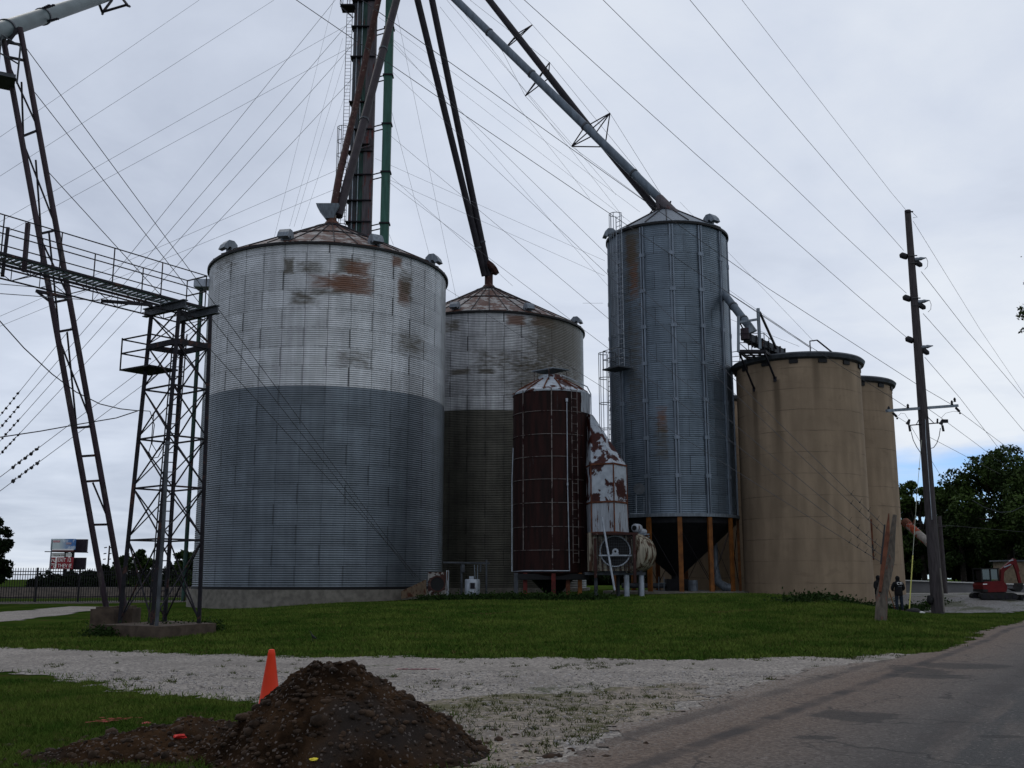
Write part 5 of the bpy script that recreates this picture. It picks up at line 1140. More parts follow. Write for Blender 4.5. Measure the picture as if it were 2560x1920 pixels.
mb = MB(); zp = P(1540, 1434, 53.5).z; xl, xr = P(1462, 1434, 54).x, P(1612, 1434, 54).x; mb.box(((xl+xr)/2, 54.9, zp), (xr-xl, 2.4, .14)); mb.box((P(1560, 1430, 53.7).x, 53.8, zp+.12), (1.9, .12, .12)); mb.build('skid', M['galv_dark'], rd_)
for px, yq, mt in ((1567, 53.8, 'galv_light'), (1604, 53.9, 'galv_light'), (1490, 54.2, 'galv_dark'), (1600, 56, 'galv_dark'), (1545, 56, 'galv_dark')):
    b0 = P(px, 1465, yq); mb = MB(); mb.cyl((b0.x, yq, Z(b0.x, yq)-.1), (b0.x, yq, zp-.07), .14 if mt == 'galv_light' else .1, n=12); mb.build('leg', M[mt], rd_, True, 60)
mb = MB(); mb.tube([P(1505, 1292, 53), P(1513, 1340, 52.9), P(1537, 1476, 52.4)], .055, 8); mb.build('prop_pipe', M['galv_light'], rd_, True)
mb = MB(); mb.box(P(1560, 1410, 54.3), (.25, .2, 1.3)); mb.box(P(1534, 1405, 53.9), (1.0, .1, .35)); mb.build('fan_base', M['spout_rust'], rd_)
# electric motor beside it
q = P(1586, 1320, 55); rm = thing('electric_motor', q, 'white round electric motor and belt guard on a shelf beside the rusty duct', 'motor')
mb = MB(); mb.lathe([(.05, 0), (.16, -.0), (.22, .05), (.235, .12), (.235, .5), (.2, .58), (.06, .6), (.06, .8)], q, 20, axis=(.55, .8, .0)); mb.build('motor_body', M['whiteclean'], rm, True, 50)
mb = MB(); mb.lathe([(.0, -.02), (.13, -.03), (.13, .02)], q-Vector((.0, .01, 0)), 14, axis=(.55, .8, 0)); mb.build('motor_grille', M['black'], rm, True)
q2 = P(1612, 1330, 55.5); mb = MB(); mb.lathe([(.34, -.08), (.38, -.08), (.38, .08), (.34, .08)], q2, 20, axis=(.75, .65, 0), a0=-.2, a1=PI*.9); mb.cyl(q2+Vector((-.3, -.3, .05)), q2, .15, n=10); mb.build('belt_guard', M['whiteclean'], rm)
mb = MB(); mb.box(P(1596, 1336, 55.3), (1.1, .6, .06)); mb.tube([P(1612, 1336, 55), P(1611, 1352, 55), P(1617, 1372, 55)], .025, 5); mb.build('shelf', M['galv'], rm)
# round gauge on a stand
q = P(1598, 1222, 57.0); rgv = thing('gauge', q, 'round dull gauge on a thin stand at the lower left of the ribbed bin', 'gauge')
mb = MB(); mb.lathe([(.0, -.05), (.32, -.05), (.32, .05), (0, .05)], q, 20, axis=(0, 1, 0)); mb.build('dial', M['galv_dark'], rgv)
mb = MB(); mb.beam(P(1590, 1236, 57), P(1591, 1282, 57), .04); mb.beam(P(1574, 1284, 57), P(1612, 1284, 57), .05); mb.beam(P(1610, 1240, 57), P(1610, 1284, 57), .025); mb.build('stand', M['galv'], rgv)
# things under the hopper
q = P(1795, 1478, 61); t = thing('drag_pipe', q, 'grey elbow pipe standing under the right part of the orange-legged hopper', 'pipe')
mb = MB(); mb.tube([P(1786, 1340, 63), P(1790, 1420, 62.5), P(1796, 1456, 62), P(1816, 1470, 61.6), P(1832, 1471, 61.5)], [.16, .17, .24, .28, .28], 14); mb.build('pipe', M['galv'], t, True)
q = P(1733, 1476, 61.5); t = thing('steel_drum', q, 'small dented grey drum on the slab beneath the hopper', 'drum'); mb = MB(); z_ = .92
mb.lathe([(.28, z_), (.29, z_+.3), (.27, z_+.31), (.29, z_+.34), (.28, z_+.62), (.25, z_+.63)], (q.x, 61.5, 0), 18); mb.build('shell', M['galv'], t, True, 40)
q = P(1690, 1478, 64.5); t = thing('discharge_auger', q, 'dark unloading auger boot under the tip of the hopper', 'auger'); mb = MB()
mb.box((B3.cx, B3.cy, z_+.35), (1.3, 1.0, .7)); mb.build('boot', M['dark_in'], t); mb = MB(); mb.cyl((B3.cx-3.3, B3.cy+.2, z_+.3), (B3.cx, B3.cy, z_+.3), .16, n=10); mb.build('tube', M['galv_dark'], t, True)
t = thing('steel_stand', P(1655, 1478, 62), 'small pale pipe stand between the two leftmost orange legs', 'stand'); mb = MB()
for px in (1647, 1660): mb.cyl(P(px, 1442, 62), P(px, 1477, 62), .03, n=5)
mb.cyl(P(1645, 1458, 62), P(1664, 1458, 62), .03, n=5); mb.build('frame', M['galv'], t)

# ------------------------------------------------------------ blower, heater cabinet, pipes at the big bin
q = G(1090, 1494); yb = 55.5; x0 = P(1092, 1490, yb).x; zb_ = Z(x0, yb); s_ = yb/F
t = thing('aeration_blower', (x0, yb, zb_), 'rusty white square blower with a tan duct at the right foot of the largest bin', 'blower')
mb = MB(); zc_ = P(1092, 1460, yb).z; hh_ = 29*s_
mb.box((x0, yb+.5, zc_), (44*s_, 1.0, hh_*2)); mb.build('casing', simple('blower_paint', (.20, .19, .18), .6, 0, .3, 4, rust=(.035, .010, .007), rth=.47, rs=2.2), t)
mb = MB(); mb.lathe([(.36, -.05), (.44, -.06), (.44, .06), (.36, .06)], (x0+.02, yb, zc_), 24, axis=(0, 1, 0)); mb.build('inlet_ring', M['spout_rust'], t, True, 40)
mb = MB(); mb.lathe([(0, -.012), (.36, -.012), (.36, .02)], (x0+.02, yb, zc_), 20, axis=(0, 1, 0)); mb.build('inlet_opening', M['black'], t)
mb = MB(); e_ = [P(1066, 1448, yb+.2), P(1066, 1486, yb+.2), P(1066, 1486, yb+1.3), P(1066, 1448, yb+1.3)]; f_ = [P(1003, 1478, yb+2.3), P(1003, 1497, yb+2.3), P(1005, 1497, yb+3.3), P(1005, 1478, yb+3.3)]
mb.loft([e_, f_]); mb.build('transition_duct', simple('tan_duct', (.12, .085, .055), .75, 0, .3, 3, rust=(.08, .025, .012), rth=.52), t)
mb = MB(); mb.box((x0+25*s_, yb+.35, zc_+.02), (.12, .5, hh_*2+.15)); mb.build('end_panel', M['whiteclean'], t)
yc = 55.0; x0 = P(1180, 1470, yc).x; s_ = yc/F; z_ = Z(x0, yc)
t = thing('heater_cabinet', (x0, yc, z_), 'pale grey cabinet with a framed window panel, standing left of the rusty dryer', 'cabinet')
zt_, zm = P(1180, 1448, yc).z, P(1180, 1470, yc).z
mb = MB(); mb.lathe([(.36, z_-.1), (.40, z_+.05), (.40, zt_-.05), (.36, zt_)], (x0, yc+.4, 0), 20); mb.build('tank', M['galv_light'], t, True, 50)
mb = MB(); mb.box((x0+.03, yc-.02, zm-.08), (17*s_, .12, 34*s_)); mb.build('door', M['whiteclean'], t)
mb = MB(); mb.box((x0+.03, yc-.09, zm+.11), (11*s_, .03, 14*s_)); mb.build('window', M['steel_dark'], t)
mb = MB(); mb.box((x0+.03, yc-.09, zm-.33), (11*s_, .03, 10*s_)); mb.build('lower_window', M['galv'], t)
mb = MB(); mb.box((x0-.04, yc+.2, zt_+.06), (.24, .22, .18)); mb.build('meter', M['galv_light'], t)
mb = MB(); mb.cyl((x0+.15, yc+.2, zt_), P(1186, 1412, yc+.2), .025, n=5); mb.cyl((x0+.28, yc+.2, zt_-.1), P(1194, 1412, yc+.2), .025, n=5); mb.build('gas_pipes', M['galv'], t)
t = thing('pipe_rack', P(1218, 1490, 56), 'thin pipe gallows rack over the pale cabinet, beside the rear bin', 'pipe rack')
mb = MB(); mb.cyl(P(1216, 1400, 56), P(1216, 1492, 56), .05, n=8); mb.cyl(P(1154, 1410, 56.3), P(1154, 1494, 56.3), .06, n=8); mb.beam(P(1108, 1406, 56.2), P(1224, 1408, 56), .08); mb.cyl(P(1202, 1410, 56), P(1201, 1430, 56), .05, n=6); mb.box(P(1158, 1420, 56.2), (.15, .15, .45)); mb.build('pipes', M['galv_dark'], t)

# ------------------------------------------------------------ fence, billboards, far things on the left
fA, fB = Vector((-45, 68.4)), Vector((-15.2, 80.5)); fd = (fB-fA).normalized(); Lf = (fB-fA).length; FH = 2.35
t = thing('metal_fence', (-30, 74.5, 0), 'black steel picket fence along the left background', 'fence')
n_pk = int(Lf/.16); mb = MB()
for k in range(n_pk):
    p_ = fA+fd*(k*.16); mb.box((p_.x, p_.y, Z(p_.x, p_.y)+FH/2), (.035, .035, FH))
mb.build('pickets', M['cable'], t); mb = MB()
for h in (.35, 1.05, 1.9, 2.12)[0:4]:
    mb.beam((fA.x, fA.y, h), (fB.x, fB.y, h+.02), .05, .06)
mb.build('rails', M['cable'], t)
for k in range(int(Lf/2.75)+1):
    p_ = fA+fd*(k*2.75+1.6); mb = MB(); mb.box((p_.x, p_.y, (FH+.05)/2), (.11, .11, FH+.05)); mb.build('post', M['cable'], t)
# railway ballast bank behind the fence
mb = MB(); bk = [(-90, 74, -.3), (-14, 96, -.3), (-14, 99, .85), (-90, 77, .85)]; mb.loft([bk, [(-90, 90, -.3), (-14, 112, -.3), (-14, 109, .85), (-90, 87, .85)]])
tag(mb.build('gravel_bank', M['earth']), kind='structure')
yB = 150.0
def bb(px1, py1, px2, py2, dy, dep, mt, name, root): 
    a, c = P(px1, py1, yB+dy), P(px2, py2, yB+dy); mb = MB(); mb.box(((a.x+c.x)/2, yB+dy+dep/2, (a.z+c.z)/2), (abs(c.x-a.x), dep, abs(a.z-c.z))); return mb.build(name, mt, root)
b = NB('poster'); x, y, z = b.sep(); n1 = b.noise(.35, 3); c = b.mix(b.mr(x, -1.0, 1.2), (.42, .48, .50), (.04, .13, .34)); c = b.mix(b.m_('MULTIPLY', b.mr(b.noise(.9, 4), .52, .62), .6), c, (.55, .60, .66)); M['poster'] = b.fin(c, .5)
M['darkpanel'] = simple('sign_back', (.018, .012, .02), .7); M['redsign'] = simple('red_sign', (.22, .02, .03), .5, 0, .1); M['whitesign'] = simple('white_sign', (.50, .50, .49), .5, 0, .05); M['maroon'] = simple('maroon', (.09, .02, .018), .6)
M['textwhite'] = simple('lettering_white', (.75, .73, .72), .5, 0, .02); M['textblack'] = simple('lettering_black', (.02, .02, .02), .5); M['textred'] = simple('lettering_red', (.45, .12, .12), .5); M['textblue'] = simple('lettering_pale', (.6, .68, .75), .5)
t = thing('billboard', P(156, 1420, yB), 'tall billboard with a blue poster over red EXIT boards beyond the fence', 'billboard')
bb(128, 1347, 185, 1374, 0, .5, M['poster'], 'poster_panel', t); bb(130, 1375, 180, 1380, -.2, .8, M['maroon'], 'catwalk_ledge', t); bb(186, 1348, 215, 1380, 1.2, .5, M['darkpanel'], 'rear_panel', t)
bb(126, 1382, 160, 1392, 0, .3, M['whitesign'], 'truck_stop_sign', t); bb(165, 1382, 177, 1392, 0, .3, M['whitesign'], 'small_sign', t)
bb(125, 1393, 180, 1423, 0, .3, M['redsign'], 'exit_sign', t); bb(182, 1394, 211, 1424, 1.2, .5, M['darkpanel'], 'rear_panel', t)
for px in (162.5, 178): bb(px-1.3, 1380, px+1.3, 1450, .6, .3, M['cable'], 'post', t)
bb(128, 1372, 184, 1373.5, -.05, .05, M['whitesign'], 'poster_trim', t)
bb(139, 1393, 140, 1423, -.04, .04, M['textwhite'], 'divider', t); bb(125, 1407.5, 180, 1408.5, -.04, .04, M['redsign'], 'divider', t)
def text(s, px, py, hpx, dist, mt, root, name='lettering', sx=1.0, rot=0., off=None):
    cu = bpy.data.curves.new(name, 'FONT'); cu.body = s; cu.size = 1; cu.extrude = .01; cu.align_x = 'LEFT'
    tmp = bpy.data.objects.new(name, cu); COL.objects.link(tmp); dg = bpy.context.evaluated_depsgraph_get(); me = bpy.data.meshes.new_from_object(tmp.evaluated_get(dg)); bpy.data.objects.remove(tmp)
    k = hpx*dist/F/.72; p_ = P(px, py, dist) if off is None else off
    R_ = Matrix.Rotation(rot, 3, 'Z')
    for v in me.vertices: v.co = R_ @ Vector((v.co.x*k*sx, -v.co.z*.5, v.co.y*k))+p_-Vector(ORG[root.name])
    me.materials.clear(); me.materials.append(mt); o = bpy.data.objects.new(name, me); COL.objects.link(o); o.parent = root; ORG[o.name] = ORG[root.name]; return o
text('EXIT 12', 143.5, 1404.5, 9, yB-.1, M['textwhite'], t, sx=.80); text('THEV IE', 143.5, 1418.5, 9, yB-.1, M['textwhite'], t, sx=.80)
text('TRUCK STO', 133, 1390.5, 4, yB-.1, M['textblack'], t, sx=.95); 
mb = MB(); 
for k in range(5): a = P(144+k*7, 1421.5, yB-.08); mb.box(a, (.25, .03, .06))
mb.build('lettering_dashes', M['textwhite'], t)
mb = MB()
for pts in ([(128, 1405), (131, 1397), (133, 1403), (134, 1398), (135, 1404), (138, 1405)], [(128, 1410), (137, 1410)], [(129, 1414), (130, 1414)], [(132, 1413), (136, 1413), (134, 1417), (136, 1420), (132, 1421)]):
    mb.tube([P(a, c_, yB-.1) for a, c_ in pts], .055, 4)
mb.build('emblem_strokes', M['textwhite'], t)
q_ = simple('poster_red', (.40, .22, .24), .5); bb(133, 1351, 150, 1356, -.03, .03, q_, 'poster_headline', t); bb(165, 1356, 178, 1361, -.03, .03, simple('poster_mauve', (.32, .25, .30), .5), 'poster_patch', t); 
t = thing('utility_pole', P(124, 1430, 120), 'slender pole directly left of the billboard', 'utility pole'); mb = MB(); x_ = P(124, 1430, 120).x; mb.cyl((x_, 120, 0), (x_, 120, P(124, 1350, 120).z), .07, n=8); mb.build('pole_shaft', M['galv'], t, True)
mb = MB(); mb.beam(P(112, 1379, 118), P(220, 1381, 118), .10); mb.build('cross_cable', M['cable'], t)
t = thing('utility_pole', P(268, 1425, 130), 'far leaning pole with three rows of insulators, right of the billboard', 'utility pole'); mb = MB(); mb.cyl(P(268, 1440, 130), P(274, 1364, 130), .13, .1, 8); mb.build('pole_shaft', M['wood'], t, True)
for py in (1369, 1384, 1398):
    for dx in (-7, 6): q = P(271+dx-(py-1369)*.1, py, 130); mb = MB(); mb.cyl(q-Vector((.16, 0, .02)), q+Vector((.16, 0, .03)), .07, n=6); mb.build('insulator', M['cable'], t)

# ------------------------------------------------------------ trees
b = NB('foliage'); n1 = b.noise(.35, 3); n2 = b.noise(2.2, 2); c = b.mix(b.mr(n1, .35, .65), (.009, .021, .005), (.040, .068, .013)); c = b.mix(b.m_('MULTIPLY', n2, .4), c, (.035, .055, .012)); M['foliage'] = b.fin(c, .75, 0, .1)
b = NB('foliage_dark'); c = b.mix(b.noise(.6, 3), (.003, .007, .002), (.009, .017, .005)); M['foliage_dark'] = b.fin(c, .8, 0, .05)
M['bark'] = simple('bark', (.03, .024, .02), .95, 0, .4, 5)
def tree(x, y, h, rad, label, n=9000, seed=1, leaf=.22, low=.2, mat='foliage', squash=1., nclump=46, cat='tree', group=None, sides=None, lift=0.):
    r = np.random.default_rng(seed); z0 = Z(x, y); t = thing('tree', (x, y, z0), label, cat, group)
    zc = z0+h*(low+1)/2; hz = h*(1-low)/2
    cl = []; 
    while len(cl) < nclump:
        v = r.uniform(-1, 1, 3)
        if .35 < np.linalg.norm(v) < 1: cl.append(v)
    cl = np.array(cl); C = np.stack([x+cl[:, 0]*rad*.86, y+cl[:, 1]*rad*.86, zc+cl[:, 2]*hz*.86], 1); cr = rad*r.uniform(.16, .33, nclump)
    k = r.integers(0, nclump, n); v = r.normal(0, 1, (n, 3)); v /= np.linalg.norm(v, axis=1)[:, None]; v *= (r.uniform(.25, 1, n)**.5)[:, None]*cr[k][:, None]*np.array([1, 1, .75*squash])
    q = C[k]+v; nn = r.normal(0, 1, (n, 3))+np.array([0, 0, .6]); nn /= np.linalg.norm(nn, axis=1)[:, None]; a = np.cross(nn, r.normal(0, 1, (n, 3))); a /= np.linalg.norm(a, axis=1)[:, None]; bb_ = np.cross(nn, a)
    s = leaf*r.uniform(.5, 1.4, (n, 1)); V = np.stack([q-a*s, q-bb_*s*.55, q+a*s, q+bb_*s*.55], 1).reshape(-1, 3)
    raw('crown', V, np.arange(4*n).reshape(-1, 4), M[mat], smooth=False, parent=t)
    mb = MB(); tr = max(.12, h*.022); top = Vector((x, y, z0+h*.7)); mb.tube([(x, y, z0-.3), (x+.05*h*.1, y, z0+h*.3), top], [tr*1.25, tr, tr*.4], 9)
    for i in range(0, nclump, 3):
        f = r.uniform(.25, .65); a_ = Vector((x, y, z0+h*f)); mb.tube([a_, a_.lerp(Vector(C[i]), .5)+Vector((0, 0, -.2)), Vector(C[i])], [tr*.45, tr*.28, tr*.1], 5)
    mb.build('trunk', M['bark'], t, True); return t
def ttop(px, py, y): q = P(px, py, y); return q.x, q.z
def ptree(px, py, y, wpx, label, **k): x, zt_ = ttop(px, py, y); return tree(x, y, zt_-Z(x, y), wpx/2*y/F, label, **k)
ptree(2500, 1104, 96, 330, 'tallest broad tree behind the excavator at the right edge', n=34000, seed=3, leaf=.17, low=.12, nclump=80)
ptree(2640, 1130, 88, 300, 'broad tree cut off by the right edge of the photo', n=18000, seed=4, leaf=.17, low=.1, nclump=60)
ptree(2292, 1190, 110, 150, 'lower tree between the silos and the tallest utility pole', n=15000, seed=5, leaf=.18, low=.08, nclump=45)
ptree(2342, 1204, 112, 120, 'lower tree directly behind the tallest utility pole', n=11000, seed=15, leaf=.18, low=.05, nclump=40)
ptree(2388, 1188, 106, 160, 'lower rounded tree just right of the tallest utility pole', n=16000, seed=6, leaf=.18, low=.08, nclump=48)
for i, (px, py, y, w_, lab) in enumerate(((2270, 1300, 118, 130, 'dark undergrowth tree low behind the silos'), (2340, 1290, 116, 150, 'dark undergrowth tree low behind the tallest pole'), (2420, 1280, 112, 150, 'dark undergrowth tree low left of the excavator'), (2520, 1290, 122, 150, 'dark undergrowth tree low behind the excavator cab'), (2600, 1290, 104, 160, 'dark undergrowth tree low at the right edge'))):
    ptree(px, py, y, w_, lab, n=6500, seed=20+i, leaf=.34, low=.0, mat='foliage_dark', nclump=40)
ptree(-22, 1268, 66, 130, 'dark pointed evergreen tree at the left edge behind the fence', n=8000, seed=8, leaf=.13, low=.0, mat='foliage_dark', nclump=70)
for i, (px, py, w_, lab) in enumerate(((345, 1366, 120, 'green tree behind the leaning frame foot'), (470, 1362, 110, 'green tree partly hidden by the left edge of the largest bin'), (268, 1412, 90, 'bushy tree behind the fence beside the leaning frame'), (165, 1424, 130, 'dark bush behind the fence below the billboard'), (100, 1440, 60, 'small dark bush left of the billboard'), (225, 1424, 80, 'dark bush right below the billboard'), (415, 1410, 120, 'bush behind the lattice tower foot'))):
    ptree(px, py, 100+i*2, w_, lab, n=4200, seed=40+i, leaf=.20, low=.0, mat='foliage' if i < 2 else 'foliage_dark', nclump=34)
ptree(1640, 1398, 128, 300, 'invented low tree far behind, added to darken the view between the orange legs', n=5000, seed=71, leaf=.4, low=.0, mat='foliage_dark', nclump=50)  # made-up tree, its dark leaves stand in for the gloom under the hopper
ptree(1480, 1400, 128, 240, 'invented low tree far behind, added to darken the view past the rusty fan', n=4000, seed=72, leaf=.4, low=.0, mat='foliage_dark', nclump=40)  # another made-up tree, added only as a dark backdrop below the dryer
# overhanging twig tree at the right edge
t = thing('tree', (14.6, 24, 0), 'leafy twigs of a near tree poking in at the right edge, halfway up', 'tree')
r = np.random.default_rng(9); pts = []
for px, py, sp_r, nn in ((2564, 706, .03, 14), (2558, 775, .07, 60), (2554, 790, .05, 36), (2561, 825, .05, 30), (2680, 770, .30, 420), (2730, 700, .5, 700), (2770, 850, .6, 700)):
    c0 = P(px, py, 24); pts.append(np.array(c0)+r.normal(0, sp_r, (nn, 3)))
q = np.concatenate(pts); n = len(q); a = r.normal(0, 1, (n, 3)); a /= np.linalg.norm(a, axis=1)[:, None]; b2 = np.cross(a, r.normal(0, 1, (n, 3))); b2 /= np.linalg.norm(b2, axis=1)[:, None]; s = .042*r.uniform(.6, 1.3, (n, 1))
raw('crown', np.stack([q-a*s, q-b2*s*.6, q+a*s, q+b2*s*.6], 1).reshape(-1, 3), np.arange(4*n).reshape(-1, 4), M['foliage'], False, t)
mb = MB(); top = P(2640, 760, 24); mb.tube([(14.6, 24, -.2), (14.5, 24, 3), top], [.22, .17, .07], 8)
for px, py in ((2552, 790), (2558, 706), (2560, 825)): mb.tube([top, P(2590, (py+760)/2, 24), P(px, py, 24)], [.04, .02, .008], 5)
mb.build('trunk', M['bark'], t, True)

# ------------------------------------------------------------ low wall, shed, excavator
mb = MB(); wa, wb, wc = P(2262, 1452, 76), P(2560, 1462, 74), P(3100, 1480, 71)
mb.loft([[(wa.x, 76, .2), (wa.x, 76.4, .2), (wa.x, 76.4, wa.z), (wa.x, 76, wa.z)], [(wb.x, 74.6, .2), (wb.x, 75, .2), (wb.x, 75, wb.z), (wb.x, 74.6, wb.z)], [(wc.x, 72, .2), (wc.x, 72.4, .2), (wc.x, 72.4, wb.z-.1), (wc.x, 72, wb.z-.1)]])
t = thing('retaining_wall', (wa.x, 76, .6), 'long low pale grey wall behind the excavator', 'wall'); mb.build('face', simple('pale_wall', (.14, .137, .145), .9, 0, .15, .6), t)
mb = MB(); mb.beam((wa.x, 75.9, wa.z+.03), (wb.x, 74.5, wb.z+.03), .3, .07); mb.beam((wb.x, 74.5, wb.z+.03), (wc.x, 71.9, wb.z-.07), .3, .07); mb.build('coping', M['whitesign'], t)
t = thing('shed', P(2508, 1440, 84), 'tan shed corner glimpsed behind the excavator boom', 'shed'); a = P(2493, 1404, 84); mb = MB(); mb.box((a.x+1.2, 84, (a.z+.5)/2), (2.2, 2, a.z-.5)); mb.build('wall', simple('tan_wall', (.13, .10, .07), .9), t); mb = MB(); mb.box((a.x+1.2, 84, a.z+.05), (2.6, 2.4, .12)); mb.build('roof', M['galv_dark'], t)
yE = 56.0; e0 = P(2490, 1491, yE); ze_ = Z(e0.x, yE); kE = yE/F
def E(px, py, dy=0.): return Vector(((px-2490)*kE+e0.x, yE+dy, ze_+(1491-py)*kE))
t = thing('mini_excavator', (e0.x, yE, ze_), 'small red excavator with black cab parked on the gravel at the right edge', 'excavator')
M['exred'] = simple('excavator_red', (.085, .004, .005), .5, 0, .12, 3, spec=.15); M['rubber'] = simple('rubber', (.012, .012, .012), .8); M['glass'] = simple('cab_glass', (.03, .045, .05), .1, 0, .1, spec=.8)
for dy in (-.55, .55):
    mb = MB(); pr = [(2438, 1484), (2440, 1478), (2446, 1475), (2518, 1475), (2526, 1478), (2530, 1484), (2525, 1490), (2518, 1491), (2446, 1491), (2440, 1489)]
    mb.loft([[E(a, c_, dy-.17) for a, c_ in pr], [E(a, c_, dy+.17) for a, c_ in pr]]); tk = mb.build('track', M['rubber'], t)
    for px in (2447, 2465, 2483, 2501, 2519): mb = MB(); mb.cyl(E(px, 1484, dy-.19), E(px, 1484, dy+.19), .11, n=10); mb.build('roller', M['steel_dark'], tk)
mb = MB(); mb.box(E(2484, 1478), (.9, 1.0, .2)); mb.box(E(2538, 1486), (.12, 1.5, .28)); mb.beam(E(2515, 1482), E(2538, 1486), .15); mb.build('undercarriage', M['rubber'], t)
mb = MB(); pr = [(2449, 1470), (2447, 1456), (2452, 1449), (2490, 1447), (2504, 1452), (2507, 1462), (2504, 1473), (2455, 1474)]
mb.loft([[E(a, c_, -.6) for a, c_ in pr], [E(a, c_, .6) for a, c_ in pr]]); mb.build('body', M['exred'], t)
mb = MB(); mb.box(E(2453, 1470), (.25, 1.22, .14)); mb.build('counterweight', M['rubber'], t)
mb = MB(); mb.box(E(2453, 1454.5, -.61), (.22, .02, .04)); mb.build('decal', M['textwhite'], t)
mb = MB()
for px in (2449, 2470, 2489):
    for dy in (-.5, .5): mb.beam(E(px, 1449, dy), E(px, 1418, dy), .06)
mb.box(E(2469, 1417.5), (.98, 1.08, .06)); mb.box(E(2470, 1448), (.9, 1.0, .1)); cab = mb.build('cab', M['rubber'], t)
mb = MB(); mb.box(E(2459, 1432), (.3, .7, .45)); mb.box(E(2462, 1442), (.4, .5, .15)); mb.build('seat', M['black'], cab)
mb = MB(); mb.box(E(2479.5, 1431, -.49), (.33, .015, .55)); mb.box(E(2459.5, 1431, -.49), (.36, .015, .55)); mb.build('window', M['glass'], cab)
mb = MB(); mb.beam(E(2506, 1468), E(2506, 1446), .2, .3); mb.beam(E(2505, 1455), E(2510, 1420), .17, .22); mb.beam(E(2509, 1423), E(2543, 1396), .16, .22); bm = mb.build('boom', M['exred'], t)
mb = MB(); mb.beam(E(2513, 1414, -.12), E(2531, 1407, -.12), .05); mb.build('hydraulic_ram', M['galv_light'], bm)
mb = MB(); mb.beam(E(2541, 1395), E(2548, 1425), .14, .2); mb.beam(E(2546, 1420), E(2552, 1456), .13, .16); mb.build('stick', M['exred'], t)
mb = MB(); mb.beam(E(2527, 1399, -.1), E(2538, 1396, -.1), .05); mb.build('hydraulic_ram', M['galv_light'], t)
mb = MB(); pr = [(2543, 1452), (2554, 1452), (2552, 1466), (2545, 1473), (2536, 1472), (2523, 1465), (2537, 1464)]; mb.loft([[E(a, c_, -.25) for a, c_ in pr], [E(a, c_, .25) for a, c_ in pr]]); mb.build('bucket', M['rubber'], t)
mb = MB(); mb.box(E(2556, 1484, -.4), (.9, .5, .35)); o = thing('attachment_bucket', E(2556, 1488), 'dark spare bucket lying on the gravel right of the excavator', 'bucket'); pr = [(2541, 1489), (2544, 1481), (2556, 1478), (2576, 1480), (2578, 1489)]; mb = MB(); mb.loft([[E(a, c_, -.9) for a, c_ in pr], [E(a, c_, -.3) for a, c_ in pr]]); mb.build('shell', M['rubber'], o)

# ------------------------------------------------------------ people
def figure(name, loc, yaw, joints, edges, radii, mats, label, parts):
    pass
def skinned(name, J, Ed, mat, parent, sub=2, smooth=True):
    names = list(J); me = bpy.data.meshes.new(name); me.from_pydata([tuple(J[k][0]) for k in names], [(names.index(a), names.index(c_)) for a, c_ in Ed], []); me.materials.append(mat)
    o = bpy.data.objects.new(name, me); COL.objects.link(o); o.parent = parent; ORG[o.name] = ORG[parent.name]
    me.skin_vertices[0:] if False else None
    return o, names
def skin_mesh(name, J, Ed, mat, parent, root):
    names = list(J); me = bpy.data.meshes.new(name); o = bpy.data.objects.new(name, me); COL.objects.link(o)
    me.from_pydata([tuple(J[k][0]) for k in names], [(names.index(a), names.index(c_)) for a, c_ in Ed], [])
    md = o.modifiers.new('skin', 'SKIN'); md.use_smooth_shade = True; md.branch_smoothing = .6
    sv_ = me.skin_vertices[0].data if me.skin_vertices else None
    if sv_ is None:
        import bmesh
        bm_ = bmesh.new(); bm_.from_mesh(me); bm_.verts.layers.skin.verify(); bm_.to_mesh(me); bm_.free(); sv_ = me.skin_vertices[0].data
    for i, k in enumerate(names):
        rr_ = J[k][1]; sv_[i].radius = rr_ if isinstance(rr_, tuple) else (rr_, rr_); sv_[i].use_root = (k == root)
    s2_ = o.modifiers.new('sub', 'SUBSURF'); s2_.levels = s2_.render_levels = 2
    dg = bpy.context.evaluated_depsgraph_get(); m2 = bpy.data.meshes.new_from_object(o.evaluated_get(dg)); bpy.data.objects.remove(o)
    m2.materials.clear(); m2.materials.append(mat); o = bpy.data.objects.new(name, m2); COL.objects.link(o); o.parent = parent; ORG[o.name] = ORG[parent.name]
    m2.polygons.foreach_set('use_smooth', [True]*len(m2.polygons)); return o
M['skin'] = simple('skin', (.20, .12, .085), .6, 0, .1); M['hoodie'] = simple('black_hoodie', (.005, .005, .006), .9, 0, .2); M['jeans'] = simple('jeans', (.012, .018, .028), .9, 0, .25, 6); M['boots'] = simple('boots', (.018, .013, .01), .8)
